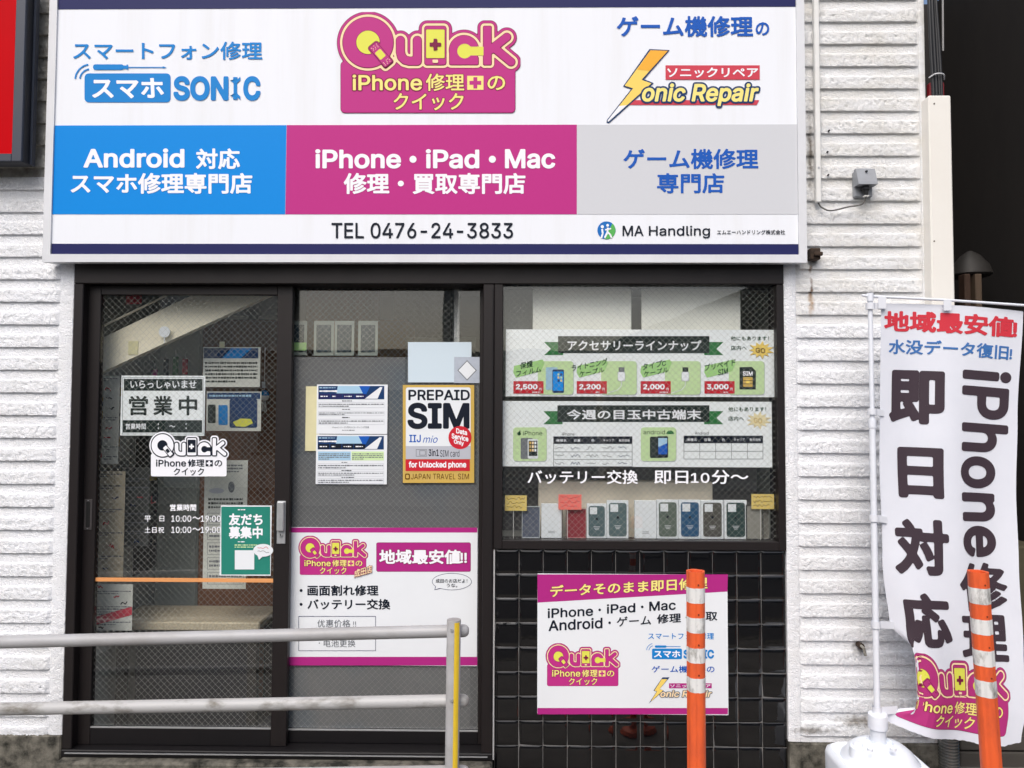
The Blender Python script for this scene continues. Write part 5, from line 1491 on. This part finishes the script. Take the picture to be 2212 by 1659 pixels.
casebox(1075, 1243, 237, None, 'white box in the middle of the shelf, no case showing', False)
casebox(1246, 1413, 232, cm('case_olive', (96, 108, 98)), 'box with an olive grey phone case', True)
casebox(1416, 1584, 232, cm('case_blue', (34, 84, 122)), 'box with a blue phone case', True)
casebox(1587, 1760, 235, cm('case_umber', (84, 82, 76)), 'box with a brownish grey phone case', True)
casebox(1767, 1940, 235, cm('case_pine', (40, 66, 64)), 'box with a dark pine green phone case', True)
def clearcase(x0p, x1p, top, m, edge, lab, Y):
    u0, v0 = zc_(x0p, top); u1, v1 = zc_(x1p, 524)
    x0, x1, _, z1 = rect(u0, v0, u1, v1, Y); z0 = gwz0 + .0008
    t = thing('clear_case', ((x0 + x1) / 2, Y, z0), lab, 'phone case', 'unboxed phone cases on the window shelf')
    MB().box(x0 + .003, x1 - .003, Y + .004, Y + .006, z0 + .003, z1 - .003, m).build('back', t)
    e = .003
    MB().box(x0, x0 + e, Y, Y + .01, z0, z1, edge, .001).build('bumper', t); MB().box(x1 - e, x1, Y, Y + .01, z0, z1, edge, .001).build('bumper', t)
    MB().box(x0 + e, x1 - e, Y, Y + .01, z0, z0 + e, edge, .001).build('bumper', t); MB().box(x0 + e, x1 - e, Y, Y + .01, z1 - e, z1, edge, .001).build('bumper', t)
clearcase(205, 345, 282, mat('smoke_plastic', (96, 102, 118), .25, var=.4, vscale=14, dark=(66, 70, 82)), mat('pale_edge', (186, 192, 198), .3), 'smoky clear phone case at the left end of the shelf', .048)
clearcase(515, 550, 300, clear, mat('dull_edge', (120, 112, 106), .5), 'narrow clear pack left of the red case', .06)
clearcase(552, 700, 300, mat('red_case_plastic', (150, 52, 62), .3, var=.3, vscale=10), mat('red_edge', (176, 120, 120), .4), 'dark red phone case below the red price tag', .05)
clearcase(1936, 2066, 270, mat('misty_plastic', (150, 148, 140), .25, var=.4, vscale=14), mat('black_edge', (24, 24, 26), .4), 'clear phone case with black rim at the right end of the shelf', .042)
clearcase(2062, 2112, 282, mat('misty_plastic2', (128, 126, 118), .25, var=.4, vscale=14), mat('grey_edge', (150, 148, 142), .4), 'clear phone case with grey rim at the far right of the shelf', .062)
def tagcard(x0p, y0p, x1p, y1p, m, ink, lab, seed):
    u0, v0 = zc_(x0p, y0p); u1, v1 = zc_(x1p, y1p); Y = .034
    x0, x1, z0, z1 = rect(u0, v0, u1, v1, Y)
    t = thing('price_tag', ((x0 + x1) / 2, Y, gwz0), lab, 'price tag')
    MB().box(x0, x1, Y, Y + .0015, z0, z1, m, .0004).build('card', t)
    MB().tube([((x0 + x1) / 2 - .01, Y + .003, gwz0 + .001), ((x0 + x1) / 2 - .01, Y + .003, z0 + .01)], .0012, pvc, 6).build('pick', t)
    p = Print(Y, .0004)
    for k in range(3): p.scribble(u0 + 4, v0 + 4 + 9 * k, u1 - 4 - 6 * (k == 2), v0 + 10 + 9 * k, ink, 0, seed + k, .9)
    p.build('handwriting', t)
tagcard(75, 197, 243, 316, mat('yellow_card', (226, 200, 112), .6), P_goldt, 'yellow handwritten price tag at the left of the window shelf', 1)
tagcard(487, 190, 665, 308, mat('pink_card', (248, 122, 110), .6), P_red, 'pinkish red handwritten price tag above the red case', 4)
tagcard(1975, 187, 2150, 303, mat('yellow_card', (226, 200, 112), .6), P_goldt, 'yellow handwritten price tag at the right end of the window shelf', 7)

# ------------------------------------------------------------------ guard rail
rail_m = mat('weathered_white_rail', (170, 170, 172), .42, var=.7, vscale=9, dark=(138, 134, 128), stretch=(.4, 1, 1), lo=.42, hi=.75)
rail_d = mat('dirty_white_rail', (178, 178, 178), .45, var=.9, vscale=16, dark=(96, 90, 78), stretch=(.5, 1, 1), lo=.5, hi=.7)
YRL = -.5
xp, zp_ = at(980, 1337, YRL - .03)
gr = thing('guard_rail', (xp, YRL, 0), 'white pipe guard rail with yellow striped post in front of the doors', 'guard rail')
rad = .0218
def rail(va, vb, m, nm):
    a = Vector(p3(-260, va + (va - vb) * .26, YRL)); b_ = Vector(p3(1005, vb, YRL))
    d = (b_ - a).normalized()
    pts = [a, a.lerp(b_, .3), a.lerp(b_, .6), a.lerp(b_, .97), b_ - d * .01, b_, b_ + d * .008, b_ + d * .013]
    q = MB(); q.tube(pts, rad, m, 24, radii=[rad, rad, rad, rad, rad, rad * .96, rad * .75, rad * .4])
    o = q.build('rail', gr, smooth=True, angle=70)
    q = MB(); q.tube([b_ - d * .02, b_ - d * .0185], rad + .0006, mat('rail_seam', (150, 146, 140), .6), 24); q.build('end_cap_seam', o)
    return a, b_
rail(1387, 1362.5, rail_m, 'rail'); rail(1531.5, 1513.5, rail_d, 'rail'); rail(1682, 1667, rail_m, 'rail')
rp = .0245; YPO = YRL - rad - rp * .55
xp, zt_p = at(980.5, 1338, YPO)
q = MB(); q.tube([(xp - .004, YPO, 0.0), (xp - .004, YPO, .3), (xp, YPO, zt_p - .002), (xp, YPO, zt_p)], rp, rail_m, 28, radii=[rp, rp, rp, rp * .96]); q.build('post', gr, smooth=True, angle=60)
ys = MB(); vs, fs = [], []
for j, z in enumerate((.02, .3, zt_p - .006)):
    for k in range(5):
        t = math.radians(-80 + 11 * k)
        xo = xp - .004 if j < 2 else xp
        vs.append((xo + (rp + .0009) * math.cos(t), YPO + (rp + .0009) * math.sin(t), z))
for j in range(2):
    for k in range(4): fs.append((j * 5 + k, j * 5 + k + 1, (j + 1) * 5 + k + 1, (j + 1) * 5 + k))
ys.add(vs, fs, mat('yellow_reflective_tape', (242, 206, 52), .4, var=.3, vscale=30, dark=(206, 170, 60))); ys.build('yellow_stripe', gr, smooth=True)
for vv in (1362, 1514):
    xx, zz = at(976, vv - 1, YPO - rp)
    MB().tube([(xx, YPO - rp - .004, zz), (xx, YPO - rp + .003, zz)], .0052, steel, 12).build('bolt', gr, smooth=True)

# ------------------------------------------------------------------ orange delineator posts
orange = mat('orange_plastic', (232, 98, 48), .5, var=.8, vscale=22, dark=(196, 82, 50), stretch=(1, 1, .3), lo=.45, hi=.75)
white_t = mat('scuffed_white_tape', (226, 226, 224), .45, var=.9, vscale=34, dark=(128, 126, 120), stretch=(1, 1, .4), lo=.5, hi=.68)
def delineator(u_top, u_bot, v_top, Y, hw, bands, lab, ang):
    xa, za = at(u_top, v_top, Y); xb, zb_ = at(u_bot, 1659, Y)
    axis = Vector((xa - xb, 0, za - zb_)); k0 = za / axis.z
    foot = Vector((xa, Y, za)) - axis * k0
    t = thing('delineator_post', foot, lab, 'bollard', 'orange delineator posts along the pavement')
    px = (za - zb_) / (1659 - v_top)
    r_ = hw * px
    n = 40
    def ring(z, s=1.0):
        c = foot + axis * (z / axis.z)
        out = []
        for k in range(n):
            tt = 2 * math.pi * k / n
            rr = r_ * s * (1 + .06 * abs(math.cos(2.5 * (tt - ang)))) * (1 - .05 * (abs(math.sin(2.5 * (tt - ang))) > .93))
            out.append((c.x + rr * math.cos(tt), c.y + rr * math.sin(tt), z))
        return out
    def sec(z0, z1, m, nm, s=1.0, cap=False):
        vs = ring(z0, s) + ring(z1, s); fs = [(k, (k + 1) % n, n + (k + 1) % n, n + k) for k in range(n)]
        if cap: 
            vs += ring(z1 - .001, s * .78) + ring(z1 - .05, s * .76)
            fs += [(n + k, n + (k + 1) % n, 2 * n + (k + 1) % n, 2 * n + k) for k in range(n)] + [(2 * n + k, 2 * n + (k + 1) % n, 3 * n + (k + 1) % n, 3 * n + k) for k in range(n)] + [tuple(3 * n + k for k in range(n))]
        return MB().add(vs, fs, m).build(nm, t, smooth=True, angle=28)
    zv = lambda v: za - (v - v_top) * px
    sec(.06, za, orange, 'tube', cap=True)
    for va, vb in bands: sec(zv(vb), zv(va), white_t, 'white_band', 1.012)
    MB().lathe(foot.x, foot.y, [(.1, .0), (.105, .012), (.09, .035), (r_ * 1.3, .05), (r_ * 1.15, .075)], orange, 28).build('base', t, smooth=True)
    for va, vb in bands:
        c = foot + axis * ((zv(va) + .012) / axis.z)
        MB().tube([(c.x + .002, c.y - r_ * 1.03, zv(va) + .012), (c.x + .002, c.y - r_ * 1.10, zv(va) + .012)], .0028, mat('dark_rivet', (120, 46, 22), .6), 8).build('rivet', t)
bl = [(1267.5, 1300), (1331.5, 1364), (1396.5, 1428.5), (1461, 1491.5)]
delineator(1502.7, 1505, 1233, -.62, 19.2, bl, 'orange and white striped post in front of the tile poster', .3)
br = [(1268, 1302.5), (1335.5, 1368), (1402, 1436), (1467.5, 1502.5)]
delineator(2112, 2141.5, 1234, -.66, 19.8, br, 'orange and white striped post in front of the banner', .9)

# ------------------------------------------------------------------ banner flag on its stand
FY = -.24
def ip(t, pts):
    for (a, va), (b_, vb) in zip(pts[:-1], pts[1:]):
        if t <= b_:
            q = (t - a) / (b_ - a); q = q * q * (3 - 2 * q)
            return va + (vb - va) * q
    return pts[-1][1]
def flag_pt(u, v, off=0.0):
    """sheet coordinates in layout units (1903..2208 x 655..1598) to the hanging cloth"""
    def pos(u, v):
        s_ = (u - 1903) / 305.0; t = (v - 655) / 943.0
        du = (1 - s_) * ip(t, [(0, 0), (.35, -2), (.58, 6), (.78, 26), (.9, 30), (1, 14)]) + s_ * ip(t, [(0, 4), (.25, -8), (.42, -13), (.58, -9), (.78, 0), (.92, 5), (1, -6)])
        dv = 17 * s_ * (1 - .2 * t) - 4 * math.sin(s_ * math.pi) * (1 - t) + ip(t, [(0, 0), (.85, 0), (1, 1)]) * (-38 * (1 - s_) ** 2 - 10 * max(0, s_ - .8) * 5)
        Y = FY + .018 * math.sin(s_ * 7.5 + t * 3.2) * (.3 + .7 * t) + .012 * math.sin(s_ * 13 - t * 5) * t - .03 * t * t * math.sin(s_ * 3.0)
        fold = ip(t, [(0, 0), (.73, 0), (.82, 1), (.945, 1), (.975, .0), (1, 0)])
        sf = .15
        uu = u + du
        if s_ < sf and fold > 0:
            k = (sf - s_)
            uf = 1903 + sf * 305
            th = min(1.0, k / .03)
            target = uf + du - 6 * math.sin(min(math.pi / 2, k / .05 * math.pi / 2)) + max(0, k - .05) * 305 * .62
            uu = uu * (1 - fold) + target * fold
            Y -= fold * (.004 + .03 * math.sin(min(1, k / .12) * math.pi / 2))
        x, z = at(uu, v + dv, FY)
        return Vector((x, Y, z))
    p0 = pos(u, v)
    if off:
        e = 1.0
        n = (pos(u + e, v) - p0).cross(pos(u, v + e) - p0)
        n = -n.normalized() if n.length > 0 else Vector((0, -1, 0))
        # outward = the printed side, which faces the street on the flat part
        if fold_side(u, v) > 0 and n.y > 0: n = -n
        p0 = p0 + n * off
    return p0
def fold_side(u, v): return 1 if (u - 1903) / 305.0 > .2 else 0
cloth = mat('banner_cloth', (226, 229, 238), .75, var=.25, vscale=5, dark=(206, 210, 220), bump=.12, bscale=700)
fl = thing('banner_flag', (at(1890, 1560, FY)[0], FY, .3), 'tall white banner flag with dark vertical lettering hanging at the right', 'banner')
nu, nv = 64, 150
vs = [flag_pt(1903 + 305 * i / nu, 655 + 943 * j / nv + (random.uniform(-1.2, 1.2) if j == nv else 0)) for j in range(nv + 1) for i in range(nu + 1)]
fs = [(j * (nu + 1) + i, (j + 1) * (nu + 1) + i, (j + 1) * (nu + 1) + i + 1, j * (nu + 1) + i + 1) for j in range(nv) for i in range(nu)]
MB().add(vs, fs, cloth).build('cloth', fl, smooth=True, angle=80)
dkp = mat('banner_dark_print', (58, 44, 54), .7)
brd = mat('banner_red_print', (208, 46, 62), .7); bbl = mat('banner_blue_print', (58, 112, 178), .7)
bmg = mat('banner_magenta_print', (178, 44, 120), .7)
def fprint(nm):
    p = Print(0, .0012, warp=lambda u, v, off: flag_pt(u, v, off)); p.STEP = .00035; return p
p = fprint('x'); p.text('地域最安値!', 1910, 671, 2196, 716, brd, 1, .045); p.build('lettering', fl, label='red lettering')
p = fprint('x'); p.text('水没データ復旧!', 1921, 732, 2188, 764, bbl, 1, .03); p.build('lettering', fl, label='blue lettering')
for ch, a in (('即', (1924, 798, 2041, 914)), ('日', (1943, 964, 2039, 1073)), ('対', (1928, 1118, 2045, 1238)), ('応', (1924, 1276, 2038, 1393))):
    p = fprint('x'); p.text(ch, *a, dkp, 1, .055); p.build('lettering', fl)
p = fprint('x'); p.text('iPhone', 2078, 790, 2190, 1194, dkp, 1, .032, rot=90, spacing=1.04); p.build('lettering', fl, label='dark lettering turned to read downwards')
p = fprint('x'); p.text('修', 2066, 1206, 2184, 1312, dkp, 1, .04); p.build('lettering', fl)
p = fprint('x'); p.text('理', 2062, 1318, 2178, 1418, dkp, 1, .04); p.build('lettering', fl)
p = fprint('x'); logo(p, 1913, 1405, 2172, 1577, dict(PAL, base=bmg, face=bmg, tcross=bmg), 0); p.build('logo', fl, label='magenta logo at the foot of the banner')
# pole, arm, ties and water base
polem = mat('white_plastic_pole', (232, 236, 244), .35)
FYP = FY - .01
st = thing('flag_stand', (at(1893, 1640, FYP)[0], FYP, 0), 'white plastic flag pole with water filled base beside the banner', 'flag stand')
ptop, pbot = Vector(p3(1879.5, 640, FYP)), Vector(p3(1895, 1548, FYP))
pm = ptop.lerp(pbot, .31)
MB().tube([pm - Vector((0, 0, .03)), ptop - Vector((0, 0, .012))], .0088, polem, 16).build('upper_pole', st, smooth=True)
MB().tube([pbot, pm], .0115, polem, 16).build('lower_pole', st, smooth=True)
MB().tube([pm - Vector((0, 0, .012)), pm + Vector((0, 0, .02))], .014, polem, 16).build('joint', st, smooth=True)
MB().tube([ptop - Vector((0, 0, .02)), ptop + Vector((0, 0, .012))], .0125, polem, 16).build('arm_holder', st, smooth=True)
MB().tube([Vector(p3(1800 + 62, 638, FYP)), ptop, Vector(p3(2040, 648, FYP)), Vector(p3(2232, 661, FYP))], .0052, polem, 10).build('cross_arm', st, smooth=True)
cxp, czp = pbot.x, pbot.z
MB().lathe(cxp + .002, FYP, [(.034, at(1893, 1573, FYP)[1]), (.0355, at(1893, 1570, FYP)[1]), (.0345, at(1893, 1543, FYP)[1]), (.030, at(1893, 1540, FYP)[1])], polem, 28).build('collar', st, smooth=True)
MB().lathe(cxp + .002, FYP, [(.028, at(1893, 1612, FYP)[1]), (.028, at(1893, 1572, FYP)[1])], mat('translucent_sleeve', (214, 218, 224), .3), 24).build('sleeve', st, smooth=True)
zb0 = at(1893, 1600, FYP)[1]
cb_x = at(1901, 1640, FYP - .02)[0]; cby = FYP - .02
bm_ = mat('white_blow_moulded', (232, 238, 246), .4)
MB().lathe(cb_x, cby, [(.155, .004), (.162, .02), (.166, zb0 - .085), (.162, zb0 - .07), (.148, zb0 - .06), (.14, zb0 - .064)], bm_, 48, sq=5.0).build('tank', st, smooth=True, angle=50)
MB().lathe(cb_x, cby, [(.139, zb0 - .068), (.136, zb0 - .055), (.12, zb0 - .04), (.115, zb0 - .028), (.09, zb0 - .008), (.062, zb0 + .004), (.046, zb0 + .006), (.044, zb0 - .004), (.028, zb0 - .006)], bm_, 48).build('dome', st, smooth=True, angle=40)
fx_, fz_ = at(1848, 1604, cby)
MB().lathe(fx_, cby - .02, [(.03, zb0 - .05), (.03, zb0 - .004), (.027, zb0)], bm_, 24).build('filler_neck', st, smooth=True)
MB().lathe(fx_, cby - .02, [(.016, zb0 + .0003), (.017, zb0 + .004), (.015, zb0 + .009), (.011, zb0 + .0105)], polem, 20).build('filler_cap', st, smooth=True)
for u_ in (1880, 1930):
    xx, zz = at(u_, 1618, cby - .1)
    MB().lathe(xx, cby - .098, [(.011, zz - .006), (.011, zz + .003), (.007, zz + .005)], bm_, 16).build('stud', st, smooth=True)
def tie(v, u1, dv=0, w=9):
    t = (v - 640) / (1548 - 640); c = ptop.lerp(pbot, min(1, t))
    q = MB(); n = 14; vs, fs = [], []
    for k in range(n + 1):
        a = math.radians(100 + 250 * k / n)
        for zz in (-w / 2 / 545, w / 2 / 545): vs.append((c.x + .0165 * math.cos(a), c.y + .0165 * math.sin(a), c.z + zz))
    e = flag_pt(u1, v + dv, .0)
    for zz in (-w / 2 / 545, w / 2 / 545): vs.append((e.x, e.y - .003, e.z + zz))
    for k in range(n + 1): fs.append((2 * k, 2 * k + 2, 2 * k + 3, 2 * k + 1))
    q.add(vs, fs, mat('tie_cloth', (226, 229, 236), .7)); q.build('tie_strap', fl, smooth=True)
tie(662, 1912, 0, 14); tie(893, 1912, 0, 13); tie(1124, 1914, 0, 14); tie(1352, 1908, 0, 15); tie(1535, 1906, 30, 16)
for u_ in (1897, 2038):
    xx, zz = at(u_ + 6, 645 if u_ < 1950 else 652, FYP); a = flag_pt(max(1906, u_ + 6), 668)
    MB().box(xx - .014, xx + .016, FYP - .0075, FYP - .006, a.z, zz + .008, mat('tie_cloth', (226, 229, 236), .7)).build('arm_loop', fl)
# screw holes left in the right siding
for i, (u_, v_) in enumerate(((1790.6, 282.5), (1787.4, 328.5), (1789, 378))):
    xx, zz = at(u_, v_, -.012)
    MB().tube([(xx, -.0165, zz), (xx, -.004, zz)], .0038, blackp, 8).build('anchor_hole', bld)
